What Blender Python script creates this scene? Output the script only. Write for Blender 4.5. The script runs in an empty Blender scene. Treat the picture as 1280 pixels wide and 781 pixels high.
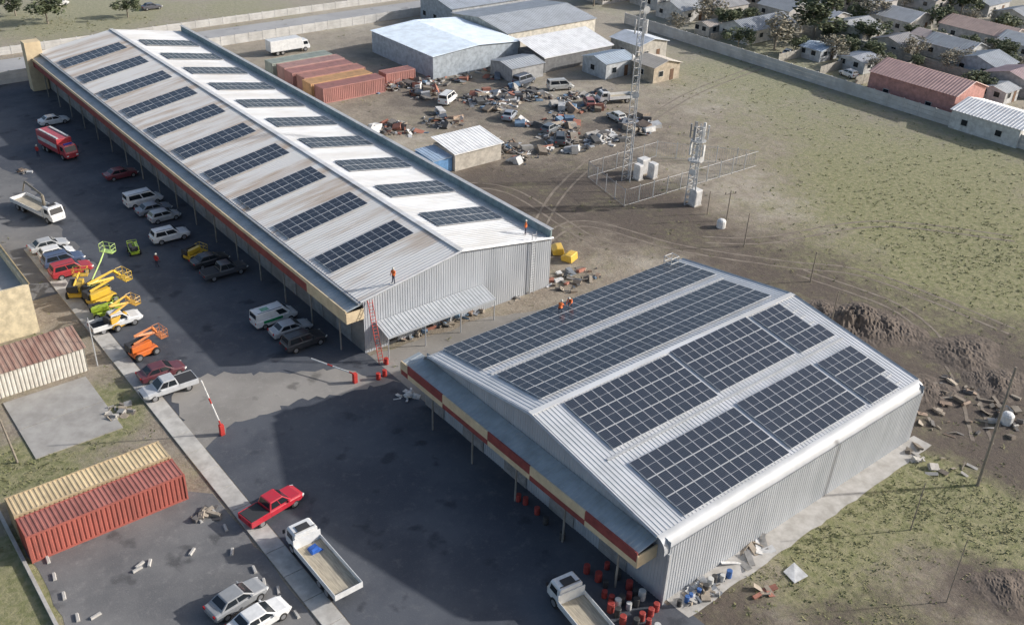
import bpy, math, random
from mathutils import Vector as V, Matrix
R=random.Random(7)
S=bpy.context.scene; C=S.collection; rad=math.radians
AX=V((.7796,-.2936,.5533)); AY=V((-.6255,-.4150,.6611)); AZ=V((.0355,-.8615,-.5071)); H=55
def G(u,v,z=0):
    r=V((u-640,v-390.5,1225)); t=(H-z)/(-r.dot(AZ))
    return V((t*r.dot(AX),t*r.dot(AY),z))
# ---------- materials
MC={}
def mat(name,c1,c2=None,scale=1.0,rough=.8,metal=0,bump=0,stretch=(1,1,1),coat=0,lo=.38,hi=.62):
    if name in MC: return MC[name]
    m=bpy.data.materials.new(name); m.use_nodes=True; n=m.node_tree.nodes; l=m.node_tree.links
    b=n['Principled BSDF']; b.inputs['Roughness'].default_value=rough; b.inputs['Metallic'].default_value=metal
    if coat: b.inputs['Coat Weight'].default_value=coat
    b.inputs['Base Color'].default_value=(*c1,1)
    if c2 is not None:
        tc=n.new('ShaderNodeTexCoord'); mp=n.new('ShaderNodeMapping'); mp.inputs['Scale'].default_value=stretch
        no=n.new('ShaderNodeTexNoise'); no.inputs['Scale'].default_value=scale; no.inputs['Detail'].default_value=8; no.inputs['Roughness'].default_value=.65
        cr=n.new('ShaderNodeValToRGB'); cr.color_ramp.elements[0].position=lo; cr.color_ramp.elements[1].position=hi
        cr.color_ramp.elements[0].color=(*c1,1); cr.color_ramp.elements[1].color=(*c2,1)
        l.new(tc.outputs['Object'],mp.inputs[0]); l.new(mp.outputs[0],no.inputs['Vector']); l.new(no.outputs['Fac'],cr.inputs[0]); l.new(cr.outputs[0],b.inputs['Base Color'])
        if bump:
            bp=n.new('ShaderNodeBump'); bp.inputs['Strength'].default_value=bump; bp.inputs['Distance'].default_value=.1
            l.new(no.outputs['Fac'],bp.inputs['Height']); l.new(bp.outputs[0],b.inputs['Normal'])
    MC[name]=m; return m
def paint(c):
    return mat('paint_%.2f_%.2f_%.2f'%c,c,tuple(x*.82+.02 for x in c),scale=2,rough=.32,coat=.5)
def dull(c,r=.8):
    return mat('dull_%.2f_%.2f_%.2f'%c,c,tuple(x*.68 for x in c),scale=1.3,rough=r)
GLASS=mat('dark_glass',(.02,.025,.03),rough=.08); RUB=mat('rubber',(.025,.025,.025),rough=.9); RIM=mat('rim_metal',(.45,.45,.46),rough=.35,metal=.7)
LAMP=mat('lamp_lens',(.75,.75,.72),rough=.15); TAIL=mat('tail_lens',(.4,.02,.02),rough=.2); DARK=mat('dark_plastic',(.04,.04,.043),rough=.7)
STEEL=mat('galvanised_steel',(.52,.53,.54),(.42,.43,.44),scale=2,rough=.5,metal=.15)
CONC=mat('concrete',(.5,.48,.45),(.36,.34,.31),scale=.8,rough=.9,bump=.2)
# ---------- mesh builder
def cwp(o):
    p=V((0,0,0))
    while o: p+=o.location; o=o.parent
    return p
class MB:
    def __init__(s): s.v=[];s.f=[];s.m=[]
    def add(s,vs,fs,mi=0):
        n=len(s.v); s.v+=[tuple(p) for p in vs]; s.f+=[tuple(i+n for i in f) for f in fs]; s.m+=[mi]*len(fs); return s
    def box(s,x0,y0,z0,x1,y1,z1,mi=0):
        return s.add([(x0,y0,z0),(x1,y0,z0),(x1,y1,z0),(x0,y1,z0),(x0,y0,z1),(x1,y0,z1),(x1,y1,z1),(x0,y1,z1)],[(0,3,2,1),(4,5,6,7),(0,1,5,4),(1,2,6,5),(2,3,7,6),(3,0,4,7)],mi)
    def rbox(s,c,d,rot,mi=0):
        c=V(c); q=[]
        for z in(-.5,.5):
            for x,y in((-.5,-.5),(.5,-.5),(.5,.5),(-.5,.5)): q.append(c+rot@V((x*d[0],y*d[1],z*d[2])))
        return s.add(q,[(0,3,2,1),(4,5,6,7),(0,1,5,4),(1,2,6,5),(2,3,7,6),(3,0,4,7)],mi)
    def tube(s,p,q,r,r2=None,n=6,mi=0,cap=True):
        p=V(p);q=V(q); r2=r if r2 is None else r2; d=(q-p).normalized(); a=d.orthogonal().normalized(); b=d.cross(a)
        if n==4: a,b=(a+b)/1.4142,(a-b)/1.4142; b=-b
        vs=[]
        for c,rr in((p,r),(q,r2)):
            for i in range(n):
                t=2*math.pi*i/n; vs.append(c+(a*math.cos(t)+b*math.sin(t))*rr)
        fs=[(i,(i+1)%n,n+(i+1)%n,n+i) for i in range(n)]
        if cap: fs+=[tuple(range(n-1,-1,-1)),tuple(range(n,2*n))]
        return s.add(vs,fs,mi)
    def loft(s,rings,mi=0):
        n=len(rings[0]); vs=[p for r in rings for p in r]; fs=[]
        for k in range(len(rings)-1):
            for i in range(n): fs.append((k*n+i,k*n+(i+1)%n,(k+1)*n+(i+1)%n,(k+1)*n+i))
        fs+=[tuple(range(n-1,-1,-1)),tuple((len(rings)-1)*n+i for i in range(n))]
        return s.add(vs,fs,mi)
    def corr(s,a,b,c,d,n,dep,mi=0):     # ribs run from edge a-b to edge d-c
        a,b,c,d=map(V,(a,b,c,d)); nr=(b-a).cross(d-a).normalized()*dep; vs=[]
        for k in range(n):
            for f,o in((0,0),(.5,0),(.6,1),(.9,1)):
                t=(k+f)/n; vs.append(a.lerp(b,t)+nr*o); vs.append(d.lerp(c,t)+nr*o)
        vs.append(b);vs.append(c); m=len(vs)//2
        return s.add(vs,[(2*i,2*i+2,2*i+3,2*i+1) for i in range(m-1)],mi)
    def build(s,name,mats,parent=None,local=False,bevel=0,smooth=False):
        if not isinstance(mats,(list,tuple)): mats=[mats]
        if local: o=V((0,0,0))
        elif parent: o=cwp(parent)
        else:
            xs=[p[0] for p in s.v];ys=[p[1] for p in s.v];zs=[p[2] for p in s.v]; o=V(((min(xs)+max(xs))/2,(min(ys)+max(ys))/2,min(zs)))
        me=bpy.data.meshes.new(name); me.from_pydata([(p[0]-o.x,p[1]-o.y,p[2]-o.z) for p in s.v],[],s.f)
        for m in mats: me.materials.append(m)
        me.polygons.foreach_set('material_index',s.m)
        if smooth: me.polygons.foreach_set('use_smooth',[True]*len(s.f))
        me.update(); ob=bpy.data.objects.new(name,me); C.objects.link(ob)
        if parent: ob.parent=parent
        elif not local: ob.location=o
        if bevel:
            b=ob.modifiers.new('b','BEVEL'); b.width=bevel; b.segments=2; b.limit_method='ANGLE'; b.angle_limit=rad(25)
        return ob
def tag(o,label,cat,group=None):
    o['label']=label; o['category']=cat
    if group: o['group']=group
    return o
def struct(o): o['kind']='structure'; return o
def thing(name,label,cat,loc,rz=0,group=None):
    o=bpy.data.objects.new(name,None); C.objects.link(o); o.location=loc; o.rotation_euler=(0,0,rz); o.empty_display_size=.5
    return tag(o,label,cat,group)
def inst(name,me,parent,loc=(0,0,0),rot=None,sc=None):
    o=bpy.data.objects.new(name,me); C.objects.link(o); o.parent=parent; o.location=loc
    if rot: o.rotation_euler=rot
    if sc: o.scale=sc
    return o
# ---------- camera, light
cd=bpy.data.cameras.new('camera'); cam=bpy.data.objects.new('camera',cd); C.objects.link(cam); S.camera=cam
cd.sensor_width=36; cd.lens=36*1225/1280; cd.clip_end=6000
cam.matrix_world=Matrix(((AX.x,-AX.y,-AX.z,0),(AY.x,-AY.y,-AY.z,0),(AZ.x,-AZ.y,-AZ.z,H),(0,0,0,1)))
el=rad(23.5); sx,sy=.87,-.493
sd=bpy.data.lights.new('sun','SUN'); sd.energy=5; sd.angle=rad(1); sd.color=(1,.97,.93); so=bpy.data.objects.new('sun',sd); C.objects.link(so)
so.rotation_euler=V((-sx*math.cos(el),-sy*math.cos(el),-math.sin(el))).to_track_quat('-Z','Y').to_euler(); so.location=(0,0,80)
w=bpy.data.worlds.new('World'); S.world=w; w.use_nodes=True; n=w.node_tree.nodes
sk=n.new('ShaderNodeTexSky'); sk.sky_type='NISHITA'; sk.sun_disc=False; sk.sun_elevation=el; sk.sun_rotation=math.atan2(sx,sy); sk.dust_density=3
w.node_tree.links.new(sk.outputs[0],n['Background'].inputs[0]); n['Background'].inputs[1].default_value=.15
S.view_settings.view_transform='Standard'; S.view_settings.look='None'; S.view_settings.exposure=0
# ---------- ground
BL=[]  # u,v,radius,channel(0 grass,1 mud,2 pale),amp
for a in [(1200,290,20,0,.42),(1130,240,14,0,.3),(1240,340,12,0,.45),(1000,120,18,0,.25),(1060,180,18,0,.25),(1100,625,4,0,.7),(1150,605,3.5,0,.6),(1040,665,3,0,.45),(1010,690,3,0,.5),(1180,620,4,0,.6),
 (1080,740,5,0,.25),(1230,640,4,0,.4),(960,730,3,0,.2),(1250,200,14,0,.3),(900,90,15,0,.25),(940,60,14,0,.25),(130,500,2.5,0,.7),(140,530,2.5,0,.7),(20,580,3,0,.8),(30,440,3,0,.5),(60,600,3,0,.5),
 (60,30,14,0,.5),(150,15,12,0,.5),(300,10,12,0,.4),(1270,670,4,0,.4),(30,760,3,0,.9),(15,700,3,0,.9),(90,10,12,0,.5),
 (720,240,12,1,.6),(850,290,8,1,.6),(1080,410,7,1,1),(1200,440,7,1,1),(1170,520,6,1,1),(1250,480,6,1,1),(1000,330,8,1,.65),(650,300,7,1,.6),(560,120,16,1,.5),(760,160,14,1,.4),(1250,730,4,1,.9),(1120,780,5,1,.6),
 (950,360,6,1,.7),(600,230,8,1,.6),(900,770,4,1,.8),(1230,600,4,1,.9),(480,60,10,1,.4),(640,330,4,1,.6),(1130,370,8,1,.8),(1220,560,5,1,.8),(800,250,8,1,.5),(1260,420,7,1,.8),(1180,660,4,1,.4),(1050,770,4,1,.5),
 (830,330,5,2,.4),(770,270,5,2,.3),(880,220,10,2,.3),(730,330,4,2,.3),(1150,650,2,2,.4),(430,25,12,2,.5),(690,120,10,2,.4),(520,180,6,2,.4),(990,260,10,2,.3),(620,370,3,2,.5),(900,120,16,2,.3),(1100,320,8,2,.15),(970,770,3,2,.4)]:
    p=G(a[0],a[1]); BL.append((p.x,p.y,a[2],a[3],a[4]))
def zone(x,y):
    c=[.2,.2,.1]
    if x>163: c=[.35,.15,.35]
    for bx,by,r,k,am in BL:
        d=((x-bx)**2+(y-by)**2)/(r*r)
        if d<6: c[k]+=am*math.exp(-d)
    return [min(1,q) for q in c]
xs=[-2500,-600,-150]+[-30+i*2.0 for i in range(176)]+[500,1000,3000]; ys=[-2500,-600,-100]+[-10+i*2.0 for i in range(136)]+[500,1000,3000]
vs=[(x,y,0) for y in ys for x in xs]; nx=len(xs)
me=bpy.data.meshes.new('ground'); me.from_pydata(vs,[],[(j*nx+i,j*nx+i+1,(j+1)*nx+i+1,(j+1)*nx+i) for j in range(len(ys)-1) for i in range(nx-1)])
at=me.attributes.new('zone','FLOAT_COLOR','POINT')
for i,p in enumerate(vs): at.data[i].color=(*zone(p[0],p[1]),1)
gm=bpy.data.materials.new('field_ground'); gm.use_nodes=True; n=gm.node_tree.nodes; l=gm.node_tree.links
def gnode(t,**k):
    o=n.new(t)
    for a,b in k.items():
        if a in o.inputs: o.inputs[a].default_value=b
        else: setattr(o,a,b)
    return o
tc=gnode('ShaderNodeTexCoord'); atn=gnode('ShaderNodeAttribute',attribute_name='zone'); sp=gnode('ShaderNodeSeparateColor'); l.new(atn.outputs['Color'],sp.inputs[0])
def noise(sc,det=8,ro=.65,off=0):
    o=gnode('ShaderNodeTexNoise',Scale=sc,Detail=det,Roughness=ro); mp=gnode('ShaderNodeMapping'); mp.inputs['Location'].default_value=(off,off*1.7,0)
    l.new(tc.outputs['Object'],mp.inputs[0]); l.new(mp.outputs[0],o.inputs['Vector']); return o.outputs['Fac']
def mth(op,a,b):
    o=gnode('ShaderNodeMath',operation=op)
    for i,q in enumerate((a,b)):
        if hasattr(q,'node'): l.new(q,o.inputs[i])
        else: o.inputs[i].default_value=q
    return o.outputs[0]
def smooth(x,a,b):
    o=gnode('ShaderNodeMapRange'); o.interpolation_type='SMOOTHSTEP'; l.new(x,o.inputs[0]); o.inputs[1].default_value=a; o.inputs[2].default_value=b; return o.outputs[0]
def mixc(f,a,b):
    o=gnode('ShaderNodeMix',data_type='RGBA'); l.new(f,o.inputs[0])
    for i,q in((6,a),(7,b)):
        if hasattr(q,'node'): l.new(q,o.inputs[i])
        else: o.inputs[i].default_value=(*q,1)
    return o.outputs[2]
base=mixc(smooth(noise(.5),.35,.65),(.215,.175,.135),(.3,.255,.2))
base=mixc(smooth(noise(3,6,.7,3),.42,.7),base,(.35,.305,.245))
pale=mixc(smooth(mth('ADD',sp.outputs[2],mth('MULTIPLY',noise(.25,9,.7,9),1.0)),.7,1.15),base,(.43,.385,.32))
mud=mixc(smooth(mth('ADD',sp.outputs[1],mth('MULTIPLY',noise(.3,9,.7,20),1.3)),.82,1.5),pale,(.105,.083,.068))
gc=mixc(smooth(noise(1.5,5,.6,5),.35,.65),(.185,.19,.085),(.285,.265,.15))
gr=mixc(smooth(mth('ADD',sp.outputs[0],mth('MULTIPLY',mth('ADD',mth('MULTIPLY',noise(.16,6,.6,50),.7),mth('MULTIPLY',noise(.9,12,.8,33),1.0)),1.0)),1.02,1.5),mud,gc)
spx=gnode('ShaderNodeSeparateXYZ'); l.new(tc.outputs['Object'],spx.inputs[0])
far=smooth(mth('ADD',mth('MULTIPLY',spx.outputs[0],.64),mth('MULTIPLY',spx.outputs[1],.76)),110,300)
gr=mixc(mth('MULTIPLY',far,.5),gr,(.42,.41,.36))  # haze painted into the base colour of distant ground
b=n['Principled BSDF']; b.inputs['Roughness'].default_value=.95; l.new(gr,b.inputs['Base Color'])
bp=gnode('ShaderNodeBump',Strength=.7,Distance=.22); l.new(noise(1.2,10,.75,11),bp.inputs['Height']); l.new(bp.outputs[0],b.inputs['Normal'])
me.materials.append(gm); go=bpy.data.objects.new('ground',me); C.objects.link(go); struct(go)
# asphalt
def asphalt(name,ca,cb,cc):
    global n,l,tc
    m=bpy.data.materials.new(name); m.use_nodes=True; n=m.node_tree.nodes; l=m.node_tree.links; tc=gnode('ShaderNodeTexCoord')
    c=mixc(smooth(noise(.12,8,.6),.38,.62),ca,cb); c=mixc(smooth(noise(.9,10,.8,4),.5,.78),c,cc); c=mixc(smooth(noise(.35,3,.5,17),.6,.7),c,tuple(q*.7 for q in ca))
    c=mixc(smooth(noise(9,3,.7,1),.55,.8),c,cc)
    b=n['Principled BSDF']; b.inputs['Roughness'].default_value=.8; l.new(c,b.inputs['Base Color'])
    bp=gnode('ShaderNodeBump',Strength=.3,Distance=.05); l.new(noise(6,6,.7),bp.inputs['Height']); l.new(bp.outputs[0],b.inputs['Normal']); return m
ASP=asphalt('yard_asphalt',(.058,.065,.082),(.09,.098,.115),(.15,.152,.158)); ASP2=asphalt('lit_worn_asphalt',(.23,.215,.195),(.3,.28,.255),(.38,.355,.32))  # second mix: worn asphalt with sunlit brightness put into its colour
GRV=asphalt('lot_gravel',(.13,.13,.133),(.19,.187,.185),(.28,.27,.26)); RDM=asphalt('street_asphalt',(.33,.33,.335),(.39,.39,.39),(.45,.445,.435))
def sheet(name,poly,z,m):
    k=MB(); k.add([(x,y,z) for x,y in poly],[tuple(range(len(poly)))]); return struct(k.build(name,m))
def ragged(poly,step=1.2,amp=.5):
    out=[]
    for i in range(len(poly)):
        a=V(poly[i]);b2=V(poly[(i+1)%len(poly)]); k=max(1,int((b2-a).length/step))
        for j in range(k):
            q=a.lerp(b2,j/k); out.append((q.x+R.uniform(-amp,amp),q.y+R.uniform(-amp,amp)))
    return out
sheet('yard_asphalt',[(23.2,10),(44,10),(43.5,31.5),(42.7,31.8),(42.7,73.5),(42.7,186),(12,186),(12,104),(23.2,104)],.02,ASP)
sheet('lit_worn_road',ragged([tuple(G(*q)[:2]) for q in ((205,470),(430,462),(500,478),(380,500),(290,530),(250,566),(238,545))],.7,.45),.028,ASP2)  # sunlit gap between the building shadows, painted as paler worn asphalt
sheet('lit_worn_road',ragged([(23.3,104.5),(27,104),(26.5,118),(28,140),(24,150),(15,150),(13,105)],1,.5),.027,GRV)  # paler gravel tone carries the sunlight on the left strip
sheet('yard_road',ragged([(42,63.5),(60,65),(64,70),(58,72.5),(42,73)],1.2,.4),.012,ASP2)
sheet('parking_lot',ragged([(7,36),(21.3,36),(21.3,63),(18,66),(7.2,66)],1.5,.15),.012,GRV)
sheet('street',[(-200,188),(420,188),(420,198),(-200,198)],.02,RDM)
sheet('street',[(205,-100),(211,-100),(211,188),(205,188)],.02,RDM)
TRK=mat('track_soil',(.16,.13,.105),(.27,.23,.185),scale=.9,rough=.95,lo=.35,hi=.65)
def track(pts,z=.012,wd=.15):
    P=[V(G(*q)[:2]) for q in pts]; P=[P[0]*2-P[1]]+P+[P[-1]*2-P[-2]]; L=[]
    for i in range(1,len(P)-2):
        for j in range(14):
            t=j/14; a,b_,c_,d_=P[i-1:i+3]; L.append(.5*((2*b_)+(c_-a)*t+(2*a-5*b_+4*c_-d_)*t*t+(3*b_-a-3*c_+d_)*t**3))
    for off in(-.85,.85):
        k=MB(); vs=[]
        for i,q in enumerate(L):
            d=(L[min(i+1,len(L)-1)]-L[max(i-1,0)]).normalized(); nn=V((-d.y,d.x)); o=q+nn*off
            for s_ in(-1,1): e=o+nn*s_*(wd+R.uniform(-.05,.08)); vs.append((e.x,e.y,z))
        k.add(vs,[(2*i,2*i+1,2*i+3,2*i+2) for i in range(len(L)-1)]); struct(k.build('dirt_track',TRK))
track([(640,340),(720,280),(850,310),(980,330),(1090,345),(1280,420)]); track([(650,330),(700,240),(770,180),(860,120),(960,80)],.014); track([(880,300),(960,300),(1100,280),(1280,300)],.016)
track([(560,230),(640,240),(740,300),(800,310)],.018); track([(1000,340),(1130,390),(1200,470),(1230,560)],.017)
k=MB(); 
yy=36
while yy<116:
    k.box(21.5,yy,0,23.1,yy+2.94,.12); yy+=3
struct(k.build('pavement',mat('pavement_concrete',(.55,.53,.49),(.39,.37,.34),scale=.7,rough=.9)))
k=MB(); k.box(11,76,0,18.5,80.9,.1); k.box(11,81,0,18.5,86,.1); struct(k.build('concrete_slab',mat('slab_concrete',(.4,.385,.36),(.3,.285,.265),scale=.5,rough=.9)))
sheet('apron_pavement',ragged([(43,30.0),(76.5,30.4),(76.5,32.3),(43,32.3)],1,.1),.03,CONC)
# tufts of grass
TG=mat('grass_blades',(.14,.155,.06),(.26,.24,.125),scale=.3,rough=.9)
k=MB(); cnt=0
while cnt<8000:
    u=R.uniform(0,1300); v=R.uniform(20,800); p=G(u,v)
    if p.x<42 and (p.x>21 or p.y<66): continue
    if 41<p.x<77 and 30<p.y<64: continue
    if 38<p.x<70 and p.y>72 and p.y<180: continue
    if 10<p.x<19.5 and 76<p.y<91: continue
    z=zone(p.x,p.y)
    if R.random()>z[0]**2: cnt+=.2; continue
    cnt+=1; h=R.uniform(.03,.11)*(1+p.length/260)
    for q in range(4):
        a=R.uniform(0,6.28); d=V((math.cos(a),math.sin(a),0))*h*1.6; e=V((-d.y,d.x,0))*.4; o=p+V((R.uniform(-.25,.25),R.uniform(-.25,.25),0))
        k.add([o-e,o+e,o+d+V((0,0,h))],[(0,1,2)])
g=k.build('grass_tufts',TG); g['kind']='stuff'
# ---------- solar arrays
PAN=bpy.data.materials.new('solar_cells'); PAN.use_nodes=True; n=PAN.node_tree.nodes; l=PAN.node_tree.links; tc=gnode('ShaderNodeTexCoord')
bk=gnode('ShaderNodeTexBrick',Scale=1.0); bk.offset=0; bk.inputs['Brick Width'].default_value=.163; bk.inputs['Row Height'].default_value=.163; bk.inputs['Mortar Size'].default_value=.008
bk.inputs['Color1'].default_value=(.02,.03,.047,1); bk.inputs['Color2'].default_value=(.028,.037,.058,1); bk.inputs['Mortar'].default_value=(.11,.12,.14,1)
l.new(tc.outputs['Object'],bk.inputs['Vector']); l.new(bk.outputs[0],n['Principled BSDF'].inputs['Base Color']); n['Principled BSDF'].inputs['Roughness'].default_value=.25
FRM=mat('panel_frame',(.6,.61,.63),rough=.45,metal=.1)
k=MB(); k.box(.0,.0,0,1.0,2.0,.04,1)
for y0,y1 in((.03,.988),(1.012,1.97)): k.add([(.025,y0,.043),(.975,y0,.043),(.975,y1,.043),(.025,y1,.043)],[(0,1,2,3)],0)
tmp=k.build('solar_panel',[PAN,FRM],local=True); PME=tmp.data; bpy.data.objects.remove(tmp)
def array(p,ux,uy,nx_,ny_,label,group,px=1.025,py=2.04,skip=()):
    ux=V(ux).normalized();uy=V(uy).normalized();uz=ux.cross(uy)
    t=thing('solar_array',label,'solar panels',(0,0,0),0,group)
    t.matrix_world=Matrix(((ux.x,uy.x,uz.x,p[0]),(ux.y,uy.y,uz.y,p[1]),(ux.z,uy.z,uz.z,p[2]),(0,0,0,1)))
    for j in range(ny_):
        for o in(.45,1.5):
            k=MB(); k.box(-.08,j*py+o,-.1,nx_*px+.05,j*py+o+.04,-.002); k.build('mounting_rail',STEEL,t,local=True)
        for i in range(nx_):
            if (i,j) in skip: continue
            inst('solar_panel',PME,t,(i*px,j*py,0),rot=(R.gauss(0,.004),R.gauss(0,.004),0))
# ---------- long warehouse
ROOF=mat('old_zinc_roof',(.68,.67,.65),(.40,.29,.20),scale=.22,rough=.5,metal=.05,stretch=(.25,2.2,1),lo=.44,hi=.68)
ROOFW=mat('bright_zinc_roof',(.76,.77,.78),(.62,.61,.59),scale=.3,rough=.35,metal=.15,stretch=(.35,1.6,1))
NROOF=mat('new_zinc_roof',(.64,.65,.67),(.53,.545,.56),scale=.4,rough=.4,metal=.15)
CLAD=mat('grey_cladding',(.5,.52,.545),(.41,.43,.455),scale=.5,rough=.5,metal=.05,stretch=(1,1,.3)); DCLAD=mat('shop_front_wall',(.28,.265,.25),(.19,.18,.17),scale=.5)
EAVE=mat('eave_sheet',(.5,.515,.535),(.43,.445,.46),scale=.6,rough=.5,metal=.05)
CREAM=mat('cream_fascia',(.7,.57,.37),(.58,.46,.3),scale=1); MAR=mat('maroon_fascia',(.3,.07,.06),(.21,.05,.045),scale=1); CANR=mat('canopy_sheet',(.42,.46,.48),(.32,.35,.36),scale=.6,rough=.5)
def facade(t,X,y0,y1,zt,fx,longb):
    """canopy roof, fascia boards, posts and roller doors in front of a wall at x=X"""
    k=MB(); k.corr((fx+.12,y1,zt+.02),(fx+.12,y0,zt+.02),(X,y0,zt+.35),(X,y1,zt+.35),int((y1-y0)/.5),.04); k.build('canopy_roof',CANR,t)
    k=MB(); k.box(fx+.1,y0,zt-.5,X,y1,zt-.42); k.build('canopy_soffit',dull((.25,.23,.2)),t)
    y=y0;i=0; z0=zt-1.3
    while y<y1-.1:
        d=min((5.5,6.5)[i%2] if not longb else 8,y1-y); k=MB()
        if longb:
            zm=zt-.3; k.box(fx,y,z0,fx+.1,y+d-.02,zm,1 if i else 0); k.box(fx-.02,y,zm,fx+.1,y+d-.02,zt+.12,0)
        else:
            zm=z0+.55; k.box(fx,y,z0,fx+.1,y+d-.02,zm,0 if i%2==0 else 1); k.box(fx-.02,y,zm,fx+.1,y+d-.02,zt+.12,1 if i%2==0 else 0)
        k.build('fascia_panel',[CREAM,MAR],t); y+=d;i+=1
    for e,yy in((0,y0-.1),(1,y1)):
        k=MB(); k.box(fx,yy,z0,X,yy+.1,zt-.1); k.build('fascia_panel',CREAM,t)
    y=y0+2; 
    while y<y1-2:
        k=MB(); k.tube((fx+.35,y,0),(fx+.35,y,zt-.5),.09,n=8); k.build('canopy_post',dull((.3,.28,.25)),t)
        k=MB(); k.box(X-.12,y+.5,3.1,X-.02,y+3.7,3.35,1)
        for q in range(15): k.box(X-.06,y+.6,.1+q*.2,X-.032,y+3.6,.28+q*.2,0)
        k.build('roller_door',[dull((.34,.33,.32)),dull((.12,.12,.12))],t); y+=6
L0,L1,LE,LR,LRX=74,177.5,6.2,8.3,54.6
def zl(x): return LE+(LR-LE)*(x-42.3)/(LRX-42.3) if x<LRX else LR-(LR-LE)*(x-LRX)/(67.3-LRX)
t=thing('long_warehouse','long grey metal warehouse with striped solar roof and cream and maroon canopy','warehouse',(55,125,0))
def gable(t,axis,c0,s_,segs,per,zf,name,m):
    k=MB(); P=(lambda q,e,z:(q,c0-e*s_,z)) if axis=='y' else (lambda q,e,z:(c0-e*s_,q,z))
    for a,b2 in segs:
        nn=int((b2-a)/per)
        for i in range(nn):
            xa=a+(b2-a)*i/nn; xb=a+(b2-a)*(i+1)/nn; xm=xa+(xb-xa)*.6; e=.03
            for u0,u1,e0,e1 in((xa,xm,0,0),(xm,xm,0,e),(xm,xb,e,e),(xb,xb,e,0)): k.add([P(u0,e0,0),P(u1,e1,0),P(u1,e1,zf(u1)-.04),P(u0,e0,zf(u0)-.04)],[(0,1,2,3)])
    k.build(name,m,t)
k=MB(); k.box(42.6,L0+.1,0,67.2,L1-.1,.3); k.box(42.6,L0+.1,.3,42.75,L1-.1,LE-.1); k.build('wall',DCLAD,t)
for ya,sg in((L0,1),(L1,-1)): gable(t,'y',ya,sg,((42.6,LRX),(LRX,67.3)),.3,zl,'end_wall',CLAD)
k=MB(); k.corr((67.3,L0,0),(67.3,L1,0),(67.3,L1,7.25),(67.3,L0,7.25),200,.05); k.build('side_wall',CLAD,t)
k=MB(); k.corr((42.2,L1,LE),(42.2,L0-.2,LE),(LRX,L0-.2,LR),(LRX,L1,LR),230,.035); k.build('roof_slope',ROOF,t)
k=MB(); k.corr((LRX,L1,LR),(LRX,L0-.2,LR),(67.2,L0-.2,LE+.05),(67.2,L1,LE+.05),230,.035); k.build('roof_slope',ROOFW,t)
k=MB(); k.box(LRX-.3,L0-.25,LR+.04,LRX+.3,L1,LR+.1); k.build('ridge_cap',ROOFW,t)
k=MB(); k.box(67.05,L0-.1,LE,67.25,L1,7.3); k.box(66.9,L0-.12,7.3,67.45,L1,7.36,1); k.build('parapet',[dull((.3,.38,.38)),STEEL],t)
for a,b2 in(((42.2,LE),(LRX,LR)),((LRX,LR),(67.4,LE+.05))):
    k=MB(); k.tube((a[0],L0-.2,a[1]),(b2[0],L0-.2,b2[1]),.14,n=4); k.build('gable_trim',STEEL,t)
k=MB(); k.box(41.95,L0-.2,LE-.2,42.25,L1,LE-.04); k.build('gutter',STEEL,t)
for x in(45.5,50): 
    k=MB(); k.box(x,L0-.1,0.02,x+1.0,L0-.06,2.1); k.build('door',DARK,t)
k=MB(); k.corr((43.8,71.5,2.7),(57.5,71.5,2.7),(57.5,73.93,3.35),(43.8,73.93,3.35),34,.03); k.box(43.8,71.45,2.5,57.5,71.5,2.7); k.build('awning_roof',mat('pale_awning',(.48,.5,.52),(.4,.42,.44),rough=.5),t)
for x in(43.9,48.4,52.9,57.4):
    k=MB(); k.tube((x,71.6,0),(x,71.6,2.6),.06,n=8); k.build('awning_post',STEEL,t)
facade(t,42.6,L0,L1,5.45,40.6,True)
k=MB(); k.box(39.8,L1-1.2,0,42.4,L1+.8,8.2); k.build('sign_pylon',CREAM,t)
ords=['nearest','second','third','fourth','fifth','sixth','seventh','eighth','ninth','farthest']
sl=(LR-LE)/(LRX-42.3); sr=(LR-LE)/(67.3-LRX)
for i in range(10):
    yc=82.4+9.42*i-2.05
    array((42.9,yc,zl(42.9)+.16),(1,0,sl),(0,1,0),10,2,f'{ords[i]} solar strip up the left roof slope of the long warehouse','solar strips on the left slope of the long roof')
    array((56.3,yc,zl(56.3)+.16),(1,0,-sr),(0,1,0),9,2,f'{ords[i]} solar strip beyond the ridge on the right slope of the long warehouse','solar strips on the right slope of the long roof')
# ---------- near warehouse
t=thing('solar_warehouse','near grey metal warehouse with curved eaves, roof almost covered in solar panels','warehouse',(59,47,0))
X0,X1,Y0,Y1,NE,NR,NY=42.6,75.6,32.2,62.8,6.0,8.35,47.5
def zn(y): return NE+(NR-NE)*(y-Y0)/(NY-Y0) if y<NY else NR-(NR-NE)*(y-NY)/(Y1-NY)
k=MB(); k.corr((X0,Y0,0),(X1,Y0,0),(X1,Y0,NE-.6),(X0,Y0,NE-.6),110,.03); k.build('side_wall',CLAD,t)
k=MB(); k.corr((X1,Y1,0),(X0,Y1,0),(X0,Y1,NE-.6),(X1,Y1,NE-.6),110,.03); k.build('side_wall',CLAD,t)
for xa,s_ in((X0,1),(X1,-1)): gable(t,'x',xa,s_,((Y0,NY),(NY,Y1)),.3,zn,'gable_wall',CLAD)
def slope(ya,yb):
    k=MB(); P=[(x,y,zn(y)) for x,y in [(X0-.5,ya),(X1+.3,ya),(X1+.3,yb),(X0-.5,yb)]]; k.corr(*P,84,.035); return k
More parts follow.
